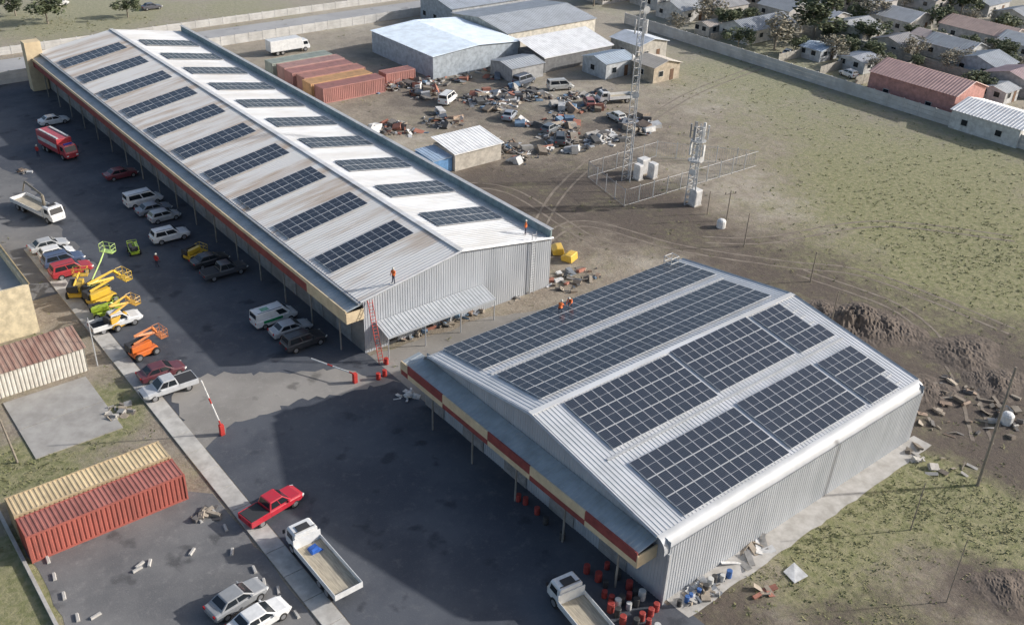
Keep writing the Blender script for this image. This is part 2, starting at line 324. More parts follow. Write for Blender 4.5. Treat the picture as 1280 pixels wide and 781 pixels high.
def eave(yw,s_):
    k=MB(); R0=1.0; yo=yw+(R0-.02)*s_; z0=zn(yo); A=[]; a0=math.atan((NR-NE)/(NY-Y0))
    for i in range(11):
        a=a0+i/10*(math.pi/2-a0); A.append((yo-s_*R0*(math.sin(a)-math.sin(a0))*1.06, z0+.02-R0*(math.cos(a0)-math.cos(a))))
    A.append((A[-1][0],A[-1][1]-.35))
    vs=[]
    for y,z in A: vs+=[(X0-.5,y,z),(X1+.3,y,z)]
    k.add(vs,[(2*i,2*i+1,2*i+3,2*i+2) for i in range(len(A)-1)]); q=k.build('curved_eave',EAVE,t,smooth=True)
k=slope(Y0+.98,NY); k.build('roof_slope',NROOF,t); eave(Y0,1)
k=slope(NY,Y1-.98); k.build('roof_slope',NROOF,t); eave(Y1,-1)
k=MB(); k.box(X0-.52,NY-.28,NR+.03,X1+.32,NY+.28,NR+.09); k.build('ridge_cap',ROOFW,t)
for a,b2 in((Y0+.9,NY),(NY,Y1-.9)):
    for x in(X0-.52,X1+.3):
        k=MB(); k.tube((x,a,zn(a)),(x,b2,zn(b2)),.13,n=4); k.build('gable_trim',STEEL,t)
k=MB(); 
for y in(40.5,55.1): k.box(44,y-.12,zn(y)+.06,74.5,y+.12,zn(y)+.12)
k.build('roof_walkway',STEEL,t)
facade(t,X0-.06,33.4,64,5.1,40.5,False)
k=MB(); k.box(X0-.2,Y0-.2,0,X0-.02,Y0,5.0); k.build('downpipe',STEEL,t)
sn=(NR-NE)/(NY-Y0)
for yb,up,blocks,nm in((56.1,-1,[(43.9,30)],'back'),(48.6,-1,[(44.2,29)],'just behind the ridge'),(41.0,1,[(45.2,12),(58.05,10),(68.95,5)],'just before the ridge'),(33.3,1,[(45.2,12),(58.05,10),(68.95,5)],'along the front eave')):
    for bi,(x0,nn) in enumerate(blocks):
        if up<0: lab=f'long three-row solar array {"along the back eave" if nm=="back" else nm} of the near warehouse roof'
        else: lab=f'{["left","middle","small right"][bi]} three-row solar array {nm} of the near warehouse'
        yo=yb+(.22 if bi==1 else 0); sk_=()
        if bi==2: sk_=((4,2),(4,1)) if yb>40 else ((4,0),)
        array((x0,yo,zn(yo)+.16),(1,0,0),(0,1,up*sn),nn,3,lab,'solar arrays on the near warehouse',skip=sk_)
# ---------- vehicles
k=MB(); N=14; rs=[]
for y,r in((-.11,.27),(-.10,.33),(.10,.33),(.11,.27)): rs.append([(r*math.cos(2*math.pi*i/N),y,r*math.sin(2*math.pi*i/N)) for i in range(N)])
k.loft(rs); q=k.build('tyre',RUB,local=True); TY=q.data; bpy.data.objects.remove(q)
k=MB(); k.tube((0,-.118,0),(0,.118,0),.2,n=10); q=k.build('rim',RIM,local=True); RI=q.data; bpy.data.objects.remove(q)
def wheel(t,x,y,r=.33,wd=1):
    w_=inst('wheel',TY,t,(x,y,r),sc=(r/.33,wd,r/.33)); inst('rim',RI,w_)
def ring(x,wd,z0,z1,c=.1):
    return [(x,-wd+c,z0),(x,wd-c,z0),(x,wd,z0+c),(x,wd,z1-c),(x,wd-c*1.3,z1),(x,-wd+c*1.3,z1),(x,-wd,z1-c),(x,-wd,z0+c)]
SP=dict(
 sedan=dict(st=[(-2.25,.72,.45,.82),(-2.15,.84,.3,.96),(-1.3,.88,.22,1.0),(.9,.88,.22,.96),(1.85,.85,.25,.82),(2.2,.72,.35,.66)],cb=(-1.75,1.05),ct=(-1.05,.25),zb=.95,zt=1.43,wx=(-1.35,1.4)),
 hatch=dict(st=[(-1.95,.72,.4,.9),(-1.88,.83,.3,1.0),(-1.2,.86,.22,1.0),(.8,.86,.22,.96),(1.6,.83,.25,.84),(1.95,.7,.35,.68)],cb=(-1.85,1.05),ct=(-1.5,.25),zb=.95,zt=1.48,wx=(-1.2,1.2)),
 suv=dict(st=[(-2.3,.8,.5,1.0),(-2.2,.9,.35,1.1),(-1.3,.93,.3,1.12),(.9,.93,.3,1.1),(1.95,.9,.32,1.0),(2.3,.78,.42,.85)],cb=(-2.15,1.1),ct=(-1.9,.4),zb=1.07,zt=1.72,wx=(-1.35,1.45)),
 van=dict(st=[(-2.4,.84,.4,1.1),(-2.35,.92,.3,1.15),(-1.3,.93,.28,1.15),(1.2,.93,.28,1.15),(2.0,.9,.3,1.0),(2.4,.8,.4,.8)],cb=(-2.38,1.75),ct=(-2.3,.9),zb=1.12,zt=1.92,wx=(-1.5,1.5)),
 pickup=dict(st=[(-.78,.92,.42,1.08),(.9,.92,.42,1.08),(2.2,.9,.42,1.0),(2.6,.78,.5,.85)],cb=(-.78,1.35),ct=(-.55,.6),zb=1.05,zt=1.72,wx=(-1.6,1.65)))
def car(kind,col,u,v,ang,label,group=None,cat=None,bedc=None,panel=False,wn=True):
    d=SP[kind]; nm={'sedan':'parked_car','hatch':'parked_car','suv':'parked_car','van':'van','pickup':'pickup_truck'}[kind]
    p=G(u,v); t=thing(nm,label,cat or {'van':'van','pickup':'pickup truck'}.get(kind,'car'),(p.x,p.y,.02),rad(ang+R.uniform(-2,2)),group); M=paint(col)
    k=MB(); k.loft([ring(*s) for s in d['st']])
    (b0,b1),(t0,t1),zb,zt=d['cb'],d['ct'],d['zb'],d['zt']; wb=d['st'][2][1]-.07; wt=wb-.17
    if kind=='van': wt=wb-.08
    B=[(b0,-wb,zb),(b1,-wb,zb),(b1,wb,zb),(b0,wb,zb)]; T=[(t0,-wt,zt),(t1,-wt,zt),(t1,wt,zt),(t0,wt,zt)]
    k.add(B+T,[(0,1,5,4),(1,2,6,5),(2,3,7,6),(3,0,4,7),(4,5,6,7)])
    if kind=='pickup':
        k.box(-2.6,-.9,.5,-.76,.9,.62); k.box(-2.6,-.92,.5,-.76,-.84,1.08); k.box(-2.6,.84,.5,-.76,.92,1.08); k.box(-2.62,-.92,.5,-2.54,.92,1.06)
    k.build('body',M,t,local=True,bevel=.05,smooth=False)
    def win(name,i0,i1,a,b2,lo=.12,hi=.86):
        P0,P1,Q0,Q1=V(B[i0]),V(B[i1]),V(T[i0]),V(T[i1]); f=lambda s,z:P0.lerp(P1,s).lerp(Q0.lerp(Q1,s),z)
        q=[f(a,lo),f(b2,lo),f(b2,hi),f(a,hi)]; nr=(q[1]-q[0]).cross(q[3]-q[0]).normalized()*.014
        k=MB(); k.add([x+nr for x in q],[(0,1,2,3)]); k.build(name,GLASS,t,local=True)
    win('windshield',1,2,.06,.94); win('rear_window',3,0,.08,.92,.25)
    if panel: win('side_window',0,1,.66,.9); win('side_window',2,3,.1,.34)
    elif wn:
        win('side_window',0,1,.08,.5); win('side_window',0,1,.54,.93); win('side_window',2,3,.07,.46); win('side_window',2,3,.5,.92)
    wr=.37 if kind in('pickup','suv') else .33; hw=d['st'][2][1]-.1
    for x in d['wx']:
        for s_ in(-1,1): wheel(t,x,s_*hw,wr)
    xf=d['st'][-1][0]; xr=-2.62 if kind=='pickup' else d['st'][0][0]; zf=d['st'][-1][3]
    for s_ in(-1,1):
        k=MB(); k.rbox((xf-.13,s_*(d['st'][-1][1]-.08),zf-.08),(.28,.26,.14),Matrix.Rotation(s_*-.5,3,'Z')); k.build('headlight',LAMP,t,local=True)
        k=MB(); k.box(xr-.02,s_*.62-.1,.72,xr+.12,s_*.62+.16*(1 if s_>0 else .6),.92); k.build('taillight',TAIL,t,local=True)
        k=MB(); k.rbox((b1-.35,s_*(wb+.1),zb+.06),(.12,.2,.14),Matrix.Identity(3)); k.build('mirror',M,t,local=True)
    k=MB(); k.box(xf-.12,-.5,zf-.36,xf+.03,.5,zf-.12); k.build('grille',DARK,t,local=True)
    if bedc is not None and kind=='pickup':
        k=MB(); k.box(-2.53,-.83,.64,-.85,.83,1.075 if bedc else .7); k.build('bed_liner',DARK,t,local=True,bevel=.03)
    if kind in('suv','van'):
        for s_ in(-1,1):
            k=MB(); k.tube((t0+.2,s_*(wt-.1),zt+.05),(t1-.2,s_*(wt-.1),zt+.05),.025); k.build('roof_rail',DARK,t,local=True)
    return t
WH=(.78,.78,.77); SI=(.45,.46,.47); DG=(.08,.085,.095); RD=(.55,.02,.04); BK=(.035,.037,.043)
A='vehicles parked along the long warehouse'; B_='vehicles lined up on the left side of the yard'
vn=car('van',WH,343,402,0,'white panel van with green side stripe, first in the row by the warehouse end',A,panel=True)
for s_ in(-1,1): k=MB(); k.box(-1.6,min(s_*.93,s_*.945),.72,.6,max(s_*.93,s_*.945),1.05); k.build('side_stripe',dull((.02,.3,.12)),vn,local=True)
k=MB(); k.add([(-1.5,-.4,1.93),(-.6,-.4,1.93),(-.6,.3,1.93),(-1.5,.3,1.93)],[(0,1,2,3)]); k.build('roof_mark',dull((.25,.5,.35)),vn,local=True)
car('sedan',SI,364,416,0,'silver sedan between the white panel van and the black SUV',A)
car('suv',BK,380,432,0,'black SUV last in the row at the near end of the long warehouse',A)
car('pickup',DG,281,344,0,'dark grey pickup parked nearest to the small yellow loader',A,bedc=1)
car('sedan',BK,263,330,0,'black sedan between the yellow loader and the dark grey pickup',A)
car('suv',WH,213,300,0,'white SUV parked by the long warehouse canopy',A)
car('hatch',SI,206,275,0,'silver hatchback parked between white SUV and grey sedan',A)
car('sedan',(.25,.27,.3),193,266,0,'grey sedan parked beside the white minibus',A)
car('van',WH,180,255,0,'white minibus with side windows parked under the canopy edge',A)
car('sedan',(.2,.04,.05),152,222,0,'dark red car alone in the shade of the long warehouse',A)
car('sedan',WH,68,155,0,'white car at the far end of the yard beyond the fire engine',A)
car('sedan',SI,62,312,0,'silver car first in the left row behind the flatbed crane truck',B_)
car('hatch',WH,72,322,0,'white hatchback in the left row next to the silver car',B_)
car('suv',(.07,.1,.18),80,331,0,'dark blue SUV in the left row beside the red car',B_)
car('suv',(.42,.03,.04),90,343,0,'red SUV in the left row just above the yellow lift',B_)
car('pickup',WH,146,408,0,'white pickup between the yellow lift and the orange lift',B_,bedc=0)
car('sedan',(.13,.035,.045),203,470,0,'very dark maroon sedan parked just behind the silver pickup',B_)
car('pickup',(.55,.56,.57),212,490,180,'silver double cab pickup with dark bed cover in the sun by the kerb',B_,bedc=1)
car('pickup',RD,341,640,8,'bright red pickup with black bed beside the pale kerb strip',None,bedc=1)
car('sedan',(.3,.31,.32),297,755,6,'dark silver sedan in the lower lot left of the white sedan')
car('sedan',WH,325,779,6,'white sedan cut by the bottom edge of the photo')
def truck(u,v,ang,L,label,col=WH,kind='flat',cat='truck',name='flatbed_truck'):
    p=G(u,v); t=thing(name,label,cat,(p.x,p.y,.02),rad(ang)); M=paint(col); f=L/2; cl=1.75
    k=MB(); k.loft([ring(f-cl,.98,.55,2.25,.08),ring(f-.5,.98,.5,2.25,.12),ring(f-.12,.95,.5,1.35,.1),ring(f,.9,.5,1.2,.1)]); k.build('cab',M,t,local=True,bevel=.03)
    k=MB(); k.add([(f-.10,-.82,1.42),(f-.10,.82,1.42),(f-.44,.8,2.1),(f-.44,-.8,2.1)],[(0,1,2,3)]); k.build('windshield',GLASS,t,local=True)
    for s_ in(-1,1):
        k=MB(); y=s_*.99; k.add([(f-1.4,y,1.4),(f-.45,y,1.4),(f-.6,y,2.0),(f-1.4,y,2.0)],[(0,1,2,3)]); k.build('side_window',GLASS,t,local=True)
        k=MB(); k.box(f-.06,s_*.7-.15,.75,f+.03,s_*.7+.15,.93); k.build('headlight',LAMP,t,local=True)
        k=MB(); k.rbox((f-.3,s_*1.15,1.75),(.06,.18,.35),Matrix.Identity(3)); k.build('mirror',DARK,t,local=True)
    k=MB(); k.box(-f+.2,-.45,.55,f-.3,.45,.78); k.build('chassis',DARK,t,local=True)
    for x in(f-1.1,-f+1.3) if L<7 else (f-1.1,-f+1.4,-f+2.5):
        for s_ in(-1,1): wheel(t,x,s_*.9,.45,1.2 if x>0 else 2)
    e=f-cl-.1
    if kind=='flat':
        k=MB(); k.box(-f,-1.12,.82,e,1.12,.95); k.build('bed_floor',mat('worn_timber',(.5,.44,.33),(.32,.28,.22),scale=3,stretch=(.3,3,1)),t,local=True)
        k=MB(); a=1.38
        k.box(-f,-1.16,.85,e,-1.11,a); k.box(-f,1.11,.85,e,1.16,a); k.box(-f-.05,-1.16,.85,-f,1.16,a); k.box(e,-1.16,.85,e+.06,1.16,1.9); k.build('dropside',M,t,local=True)
        k=MB(); k.tube((f-cl+.2,-.85,2.3),(f-cl+.2,.85,2.3),.04,n=5); k.box(f-1.5,-.5,2.25,f-.9,.5,2.33); k.build('roof_rack',DARK,t,local=True)
    elif kind=='box':
        k=MB(); k.box(-f,-1.12,.8,e,1.12,2.9); k.build('cargo_box',M,t,local=True,bevel=.05)
        if col[1]<.3:
            k=MB(); k.box(-f+.3,-1.14,1.5,e-.3,1.14,2.1); k.build('side_stripe',dull((.6,.6,.58)),t,local=True)
            for s_ in(-1,1): k=MB(); k.box(-f+.5,s_*.8-.15,2.92,e-.2,s_*.8+.15,3.05); k.build('roof_locker',dull((.6,.6,.6)),t,local=True)
            k=MB(); k.box(f-1,-.6,2.25,f-.75,.6,2.42); k.build('light_bar',dull((.05,.1,.5)),t,local=True)
    return t
t=truck(403,712,90,8,'white flatbed truck with blue tarpaulin on its bed, cab toward the top',WH)
k=MB(); k.loft([[(x,-.6+.1*math.sin(x*5),.97),(x,.3,.97),(x,.2,1.15+.1*math.sin(x*7)),(x,-.4,1.2)] for x in(.9,1.1,1.4,1.7)]); k.build('tarpaulin',dull((.03,.13,.5)),t,local=True)
truck(722,772,82,5.6,'small white dropside truck cut by the bottom edge beside the barrels',WH)
truck(75,192,-80,8,'red fire engine with pale side stripe parked in the shaded yard',(.5,.05,.06),'box','fire engine','fire_engine')
truck(361,66,0,8.5,'white box truck by the street behind the long warehouse',WH,'box')
t=truck(50,268,-75,9,'white cab flatbed crane truck at the left edge of the yard',WH)
k=MB(); k.tube((1.6,0,.9),(1.6,0,3.1),.2,n=8); k.tube((1.6,0,3.1),(-2.5,.2,3.7),.16,n=4); k.tube((-2.5,.2,3.7),(-3.4,.2,2.2),.1,n=4); k.build('crane_arm',dull((.28,.25,.2)),t,local=True)
truck(768,128,160,6.5,'white lorry parked beside the scrap heaps near the lattice mast',WH,'flat')
# boom lifts
def lift(u,v,ang,col,pts,label,sc=1.0,arm=None,r=.2):
    p=G(u,v); t=thing('boom_lift',label,'boom lift',(p.x,p.y,.02),rad(ang),'aerial lifts and loaders in the yard'); M=paint(col); AM=paint(arm) if arm else M
    t.scale=(sc,)*3
    k=MB(); k.loft([ring(-1.5,.8,.35,.85),ring(-1.2,.95,.3,1.0),ring(1.2,.95,.3,1.0),ring(1.5,.8,.35,.85)]); k.build('chassis',M,t,local=True)
    for x in(-1.1,1.1):
        for s_ in(-1,1): wheel(t,x,s_*1.0,.46,1.6)
    k=MB(); k.tube((0,0,1),(0,0,1.2),.5,n=12,mi=1); k.box(-1.7,-.85,1.2,.8,-.25,1.95); k.box(-1.7,.25,1.2,.8,.85,1.9,1); k.box(-1.9,-.6,1.2,-1.5,.6,2.1,1); k.build('turntable',[M,DARK],t,local=True,bevel=.04)
    for a,c in zip(pts[:-1],pts[1:]):
        k=MB(); k.tube(a,c,r,r*.75,n=4); k.build('boom_arm',AM,t,local=True)
        k=MB(); a=V(a);c=V(c); k.tube(a+V((0,.12,-.25)),a.lerp(c,.55)+V((0,.12,-.12)),.06,n=6); k.build('hydraulic_ram',STEEL,t,local=True)
    e=V(pts[-1]); k=MB(); k.box(e.x,-.9,e.z-.6,e.x+.9,.9,e.z-.52)
    for x in(0,.9):
        for y in(-.9,0,.9): k.tube((e.x+x,y,e.z-.6),(e.x+x,y,e.z+.5),.035,n=5)
    for z in(-.05,.5):
        k.tube((e.x,-.9,e.z+z),(e.x+.9,-.9,e.z+z),.035,n=5);k.tube((e.x,.9,e.z+z),(e.x+.9,.9,e.z+z),.035,n=5);k.tube((e.x,-.9,e.z+z),(e.x,.9,e.z+z),.035,n=5);k.tube((e.x+.9,-.9,e.z+z),(e.x+.9,.9,e.z+z),.035,n=5)
    k.build('basket',AM,t,local=True)
YW=(.72,.46,.04)
lift(128,378,15,YW,[(-1.2,0,1.9),(1.9,0,2.4),(-1.3,0,2.9),(2.0,0,3.3),(2.8,0,2.4)],'yellow articulated boom lift folded in the left row',.95)
lift(98,368,60,YW,[(-1.4,0,1.8),(1.5,0,2.1),(2.2,0,2.0)],'yellow compact lift left of the articulated one',.85)
lift(122,368,35,(.5,.48,.1),[(-1.2,0,1.8),(1.6,0,3.9),(3.0,0,5.2)],'olive lift with slim pale green raised boom',.85,arm=(.5,.68,.2),r=.12)
lift(150,407,20,(.7,.4,.05),[(-1.2,0,2),(1.8,0,2.6),(-1,0,3.3),(1.6,0,3.7),(2.2,0,2.8)],'amber boom lift with zigzag arms behind the white pickup',.8)
lift(180,443,10,(.72,.17,.03),[(-1.0,0,1.8),(1.7,0,2.3),(-.8,0,2.8),(1.5,0,3.1),(2,0,2.2)],'orange boom lift at the lower end of the left row',.85,arm=(.62,.22,.07))
lift(130,394,-10,(.45,.6,.05),[(-1,0,1.7),(1.2,0,1.9),(1.6,0,1.7)],'lime green compact lift beside the white pickup',.7)
lift(168,316,80,(.5,.68,.05),[(-1,0,1.5),(.6,0,1.6),(.8,0,1.5)],'lime yellow small lift alone in the middle of the yard',.6)
lift(243,322,20,YW,[(-.9,0,1.4),(.8,0,1.5),(1.2,0,1.2)],'small yellow loader beside the long warehouse next to the black sedan',.75)
# ---------- containers
def container(x0,y0,L,col,label,top=None,group=None,rot=False,z=0,Wd=2.44,Ht=2.6):
    t=thing('shipping_container',label,'shipping container',(x0+L/2,y0+Wd/2,z),0,group); x1=x0+L;y1=y0+Wd; c=mat('container_%.2f_%.2f_%.2f'%col,col,tuple(q*.6+.02 for q in col),scale=.8,rough=.65,stretch=(1,1,.4),lo=.45,hi=.75)
    tm=c if top is None else mat('container_top_%.2f_%.2f'%top[:2],top,tuple(q*.65 for q in top),scale=.5,rough=.7,stretch=(1,.5,1)); nn=int(L/.36)
    for nm,q in(('side_wall',((x0,y0,.15),(x1,y0,.15),(x1,y0,Ht-.08),(x0,y0,Ht-.08))),('side_wall',((x1,y1,.15),(x0,y1,.15),(x0,y1,Ht-.08),(x1,y1,Ht-.08))),('end_wall',((x1,y0,.15),(x1,y1,.15),(x1,y1,Ht-.08),(x1,y0,Ht-.08)))):
        k=MB(); m_=nn if nm=='side_wall' else 7; q=[V(a)+V((0,0,z)) for a in q]; k.corr(*q,m_,-.06); k.build(nm,c,t)
    k=MB(); k.corr((x0,y0,z+Ht-.05),(x1,y0,z+Ht-.05),(x1,y1,z+Ht-.05),(x0,y1,z+Ht-.05),nn,.04); k.build('roof',tm,t)
    k=MB()
    for y in(y0,y1):
        for zz in(z+.08,z+Ht-.08): k.box(x0,y-.05,zz-.08,x1,y+.05,zz+.08)
        for x in(x0,x1): k.box(x-.07,y-.07,z,x+.07,y+.07,z+Ht+.012)
    for x in(x0,x1):
        for zz in(z+.08,z+Ht-.08): k.box(x-.045,y0,zz-.075,x+.045,y1,zz+.075)
    k.build('frame',c,t)
    for s_ in(0,1):
        k=MB(); ya=y0+.08+s_*(Wd/2-.05); k.box(x0-.02,ya,z+.18,x0+.03,ya+Wd/2-.14,z+Ht-.2)
        for o in(.3,.75): k.tube((x0-.05,ya+o,z+.15),(x0-.05,ya+o,z+Ht-.15),.02,n=5)
        k.build('door',c,t)
CR=(.42,.12,.09)
container(7.2,63.6,12.1,CR,'faded red corrugated shipping container beside the lower parking lot',top=(.42,.16,.13))
container(7.2,66.5,12.1,(.55,.42,.26),'cream topped shipping container behind the faded red one',top=(.72,.56,.34))
cc=[((.42,.16,.13),'dark red container, front of the row behind the long warehouse'),((.66,.36,.14),'orange container in the row behind the long warehouse'),((.5,.22,.17),'brick red container just behind the orange one'),((.46,.2,.17),'dull red container fourth from the front of the row'),((.52,.28,.24),'pinkish red container next to the green one'),((.36,.4,.34),'grey green container at the back of the row')]
for i,(c,lb) in enumerate(cc): container(77.5+R.uniform(-.5,.5),144.5+i*3.5,12.1,tuple(q*.85+.07 for q in c),lb,group='row of old containers',Wd=2.9)
container(91,146,6,(.45,.22,.19),'short dark red container beside the scrap pile')
# ---------- houses and sheds
def house(x0,y0,x1,y1,h,rh,wc,rc,label,axis='y',name='house',cat='house',nw=2,over=.3,flat=False):
    if x0>160: wc=tuple(q*.7+.2 for q in wc); rc=tuple(q*.7+f for q,f in zip(rc,(.165,.17,.18)))  # houses beyond the wall paled, haze mixed into wall and roof colours
    t=thing(name,label,cat,((x0+x1)/2,(y0+y1)/2,0)); wm=dull(wc); rm=mat('roof_%.2f_%.2f_%.2f'%rc,rc,tuple(q*.8 for q in rc),scale=.5,rough=.5,stretch=(1,1,1))
    k=MB(); k.box(x0,y0,0,x1,y1,h)
    xm=(x0+x1)/2;ym=(y0+y1)/2
    if flat: pass
    elif axis=='y': k.add([(x0,y0,h),(x1,y0,h),(xm,y0,h+rh),(x0,y1,h),(x1,y1,h),(xm,y1,h+rh)],[(0,1,2),(4,3,5)])
    else: k.add([(x0,y0,h),(x0,y1,h),(x0,ym,h+rh),(x1,y0,h),(x1,y1,h),(x1,ym,h+rh)],[(1,0,2),(3,4,5)])
    k.build('wall',wm,t); k=MB(); o=over; z=h+.04
    if flat:
        k.corr((x0-o,y0-o,z),(x1+o,y0-o,z),(x1+o,y1+o,z+rh),(x0-o,y1+o,z+rh),int((x1-x0)/.6)+1,.04); k.box(x0-o,y0-o,z-.14,x1+o,y0-o+.1,z-.01)
    elif axis=='y':
        e=rh*o/((x1-x0)/2); nn=int((y1-y0)/.6)+1
        k.corr((x0-o,y1+o,z-e),(x0-o,y0-o,z-e),(xm,y0-o,z+rh),(xm,y1+o,z+rh),nn,.05); k.corr((xm,y1+o,z+rh),(xm,y0-o,z+rh),(x1+o,y0-o,z-e),(x1+o,y1+o,z-e),nn,.05)
        for xa,za,xb,zb in((x0-o,z-e,xm,z+rh),(xm,z+rh,x1+o,z-e)): k.tube((xa,y0-o,za),(xb,y0-o,zb),.09,n=4)
    else:
        e=rh*o/((y1-y0)/2); nn=int((x1-x0)/.6)+1
        k.corr((x0-o,y0-o,z-e),(x1+o,y0-o,z-e),(x1+o,ym,z+rh),(x0-o,ym,z+rh),nn,.05); k.corr((x0-o,ym,z+rh),(x1+o,ym,z+rh),(x1+o,y1+o,z-e),(x0-o,y1+o,z-e),nn,.05)
    k.build('roof',rm,t)
    def hole(nm,x,y,z0,w_,hh,ax,m):
        k=MB()
        if ax=='x': k.box(x-.05,y-w_/2,z0,x-.01,y+w_/2,z0+hh)
        else: k.box(x-w_/2,y-.05,z0,x+w_/2,y-.01,z0+hh)
        q=k.build(nm,m,t)
        if nm=='window':
            k=MB(); a=.07
            if ax=='x': k.box(x-.065,y-w_/2+a,z0+a,x-.052,y+w_/2-a,z0+hh-a)
            else: k.box(x-w_/2+a,y-.065,z0+a,x+w_/2-a,y-.052,z0+hh-a)
            ob=k.build('pane',GLASS,q)
    fw=dull((.6,.6,.58))
    if nw:
        for i in range(nw):
            hole('window',x0,y0+(y1-y0)*(i+.5)/nw+.4,1.0,1.2,1.1,'x',fw)
        hole('window',x0+(x1-x0)*.28,y0,1.0,1.2,1.1,'y',fw); hole('door',x0+(x1-x0)*.7,y0,.02,.95,2.05,'y',dull((.18,.1,.06)))
    return t
house(101,146,121.5,167,4.2,.7,(.42,.47,.52),(.72,.82,.92),'large shed with pale blue metal roof at the top of the yard','y','workshop_shed','shed',nw=0)
house(122.5,151,146,170,4.3,1.2,(.75,.7,.6),(.55,.57,.59),'long cream walled workshop with grey roof behind the white awning','x','workshop','workshop',nw=5)
house(124,172,150,184,4.5,1.2,(.5,.52,.54),(.46,.5,.55),'blue grey roofed shed behind the cream workshop','x','workshop','workshop',nw=3)
house(121,138,138.5,146,2.9,1.7,(.2,.2,.2),(.92,.92,.92),'low open shed with bright white sheet roof in front of the cream workshop','x','workshop_shed','shed',nw=0,flat=True)
house(112,136.5,119.5,143,2.6,.6,(.4,.4,.4),(.5,.52,.54),'small grey roofed store left of the bright white roof','x','garden_shed','shed',nw=0)
house(128,128.5,135.5,135,3,.8,(.52,.54,.55),(.5,.57,.64),'small grey shed with blue grey roof right of the white roof','x','garden_shed','shed',nw=1)
house(141,133,149,141,3.4,.9,(.5,.47,.42),(.48,.52,.58),'grey shed with faded roof between the white roof and the brown cabin','y','garden_shed','shed',nw=1)
house(134,122,141,127.5,3,.9,(.5,.42,.32),(.46,.42,.37),'small brown timber cabin left of the lattice mast','y','garden_shed','shed',nw=1)
p=G(582,205); 
house(p.x-3,p.y-1.5,p.x+5.5,p.y+4,2.7,.8,(.5,.46,.4),(.9,.9,.89),'corrugated tin hut with white roof alone in the yard','x','tin_hut','hut',nw=0,flat=True)
house(p.x-6.5,p.y-1,p.x-3.15,p.y+3.6,2.2,.25,(.14,.3,.55),(.35,.45,.58),'small blue lean-to shed against the tin hut','x','garden_shed','shed',nw=0,flat=True,over=.1)
hs=[(1152,128,10,17,4.4,1.7,(.5,.12,.07),(.62,.3,.22),'long red brick house with pale red roof next to the boundary wall','y'),
(1245,165,10,12,3.2,1.2,(.66,.66,.64),(.78,.78,.78),'white house with white metal roof at the right edge','y'),
(1225,52,9,16,3,1.5,(.45,.4,.35),(.5,.28,.18),'long house with orange brown tiled roof behind the grey cottages','y'),
(1268,112,8,10,2.8,1.4,(.5,.42,.38),(.5,.3,.28),'small house with pink roof above the white house','x'),
(1190,72,8,10,2.8,1.4,(.5,.5,.48),(.3,.32,.33),'grey roofed cottage behind the red brick house','y'),
(1228,92,8,9,2.8,1.4,(.4,.45,.5),(.36,.40,.44),'blue grey cottage between pink roof and red brick house','x'),
(1125,35,10,10,2.9,1.6,(.55,.5,.42),(.34,.35,.36),'cream cottage with grey roof near the two dark trees','y'),
(1065,48,9,10,2.8,1.5,(.6,.58,.52),(.5,.5,.49),'white walled cottage with pale roof beside the boundary trees','x'),
(1012,12,9,10,2.8,1.6,(.5,.45,.4),(.24,.25,.26),'dark roofed cottage left of the big dark tree','x'),
(945,45,16,8,2.8,1.5,(.5,.5,.47),(.26,.28,.3),'long dark grey roofed cottage just behind the wall','x'),
(978,22,8,9,2.8,1.5,(.42,.4,.36),(.4,.41,.41),'light grey cottage behind the long dark roof','y'),
(898,18,10,9,2.8,1.5,(.5,.45,.38),(.33,.31,.29),'brownish roofed cottage near the top of the wall','x'),
(852,22,9,8,2.8,1.5,(.55,.53,.5),(.42,.43,.43),'pale cottage first behind the wall from the mast','x'),
(1085,12,10,9,2.8,1.6,(.55,.5,.45),(.3,.31,.33),'slate roofed cottage at the top centre right','x'),
(1160,8,10,9,2.8,1.6,(.5,.46,.4),(.42,.36,.3),'tan roofed cottage at the top edge','y'),
(1225,14,10,9,2.8,1.6,(.5,.5,.5),(.3,.34,.38),'blue slate cottage at the top right','x'),
(1278,68,8,9,2.8,1.4,(.5,.48,.42),(.42,.44,.45),'pale grey cottage at the right edge above the pink roof','y'),
(1118,66,7,8,2.6,1.2,(.48,.42,.33),(.3,.27,.25),'small brown cottage just above the red brick house','x'),
(820,6,9,9,2.8,1.5,(.5,.5,.48),(.36,.37,.38),'grey cottage right of the mast top','x'),
(948,4,9,9,2.8,1.5,(.5,.46,.42),(.46,.3,.24),'cottage with rusty red roof at the top edge','y'),
(1270,32,8,9,2.8,1.5,(.56,.5,.42),(.38,.39,.4),'cream cottage in the top right corner','x'),
(905,-8,10,9,2.8,1.5,(.5,.5,.5),(.4,.4,.42),'grey cottage cut by the top edge','x'),
(1040,-8,10,9,2.8,1.5,(.5,.5,.5),(.5,.5,.5),'white roofed cottage cut by the top edge','x'),
(1073,86,6,6,2.3,.6,(.5,.5,.5),(.45,.46,.48),'small grey garden shed just behind the middle of the wall','x'),
(1022,72,6,5,2.3,.6,(.4,.42,.45),(.2,.3,.42),'small blue roofed shed behind the wall below the dark tree','y'),
(888,42,6,4,2.3,.6,(.5,.45,.38),(.5,.4,.3),'tan garden shed behind the wall near the bare tree','x'),
(1246,124,5,5,2.3,.6,(.5,.5,.5),(.6,.6,.58),'tiny white roofed shed between pink roof and red brick house','x'),
(1160,58,6,6,2.5,.9,(.5,.5,.5),(.42,.3,.25),'small rust roofed cottage above the red brick house','y'),
(1035,32,7,6,2.6,1,(.55,.5,.45),(.33,.36,.4),'small slate cottage right of the big dark tree','y'),
(765,-2,14,8,3.2,1.4,(.55,.5,.44),(.3,.32,.34),'long grey house left of the mast top','x')]
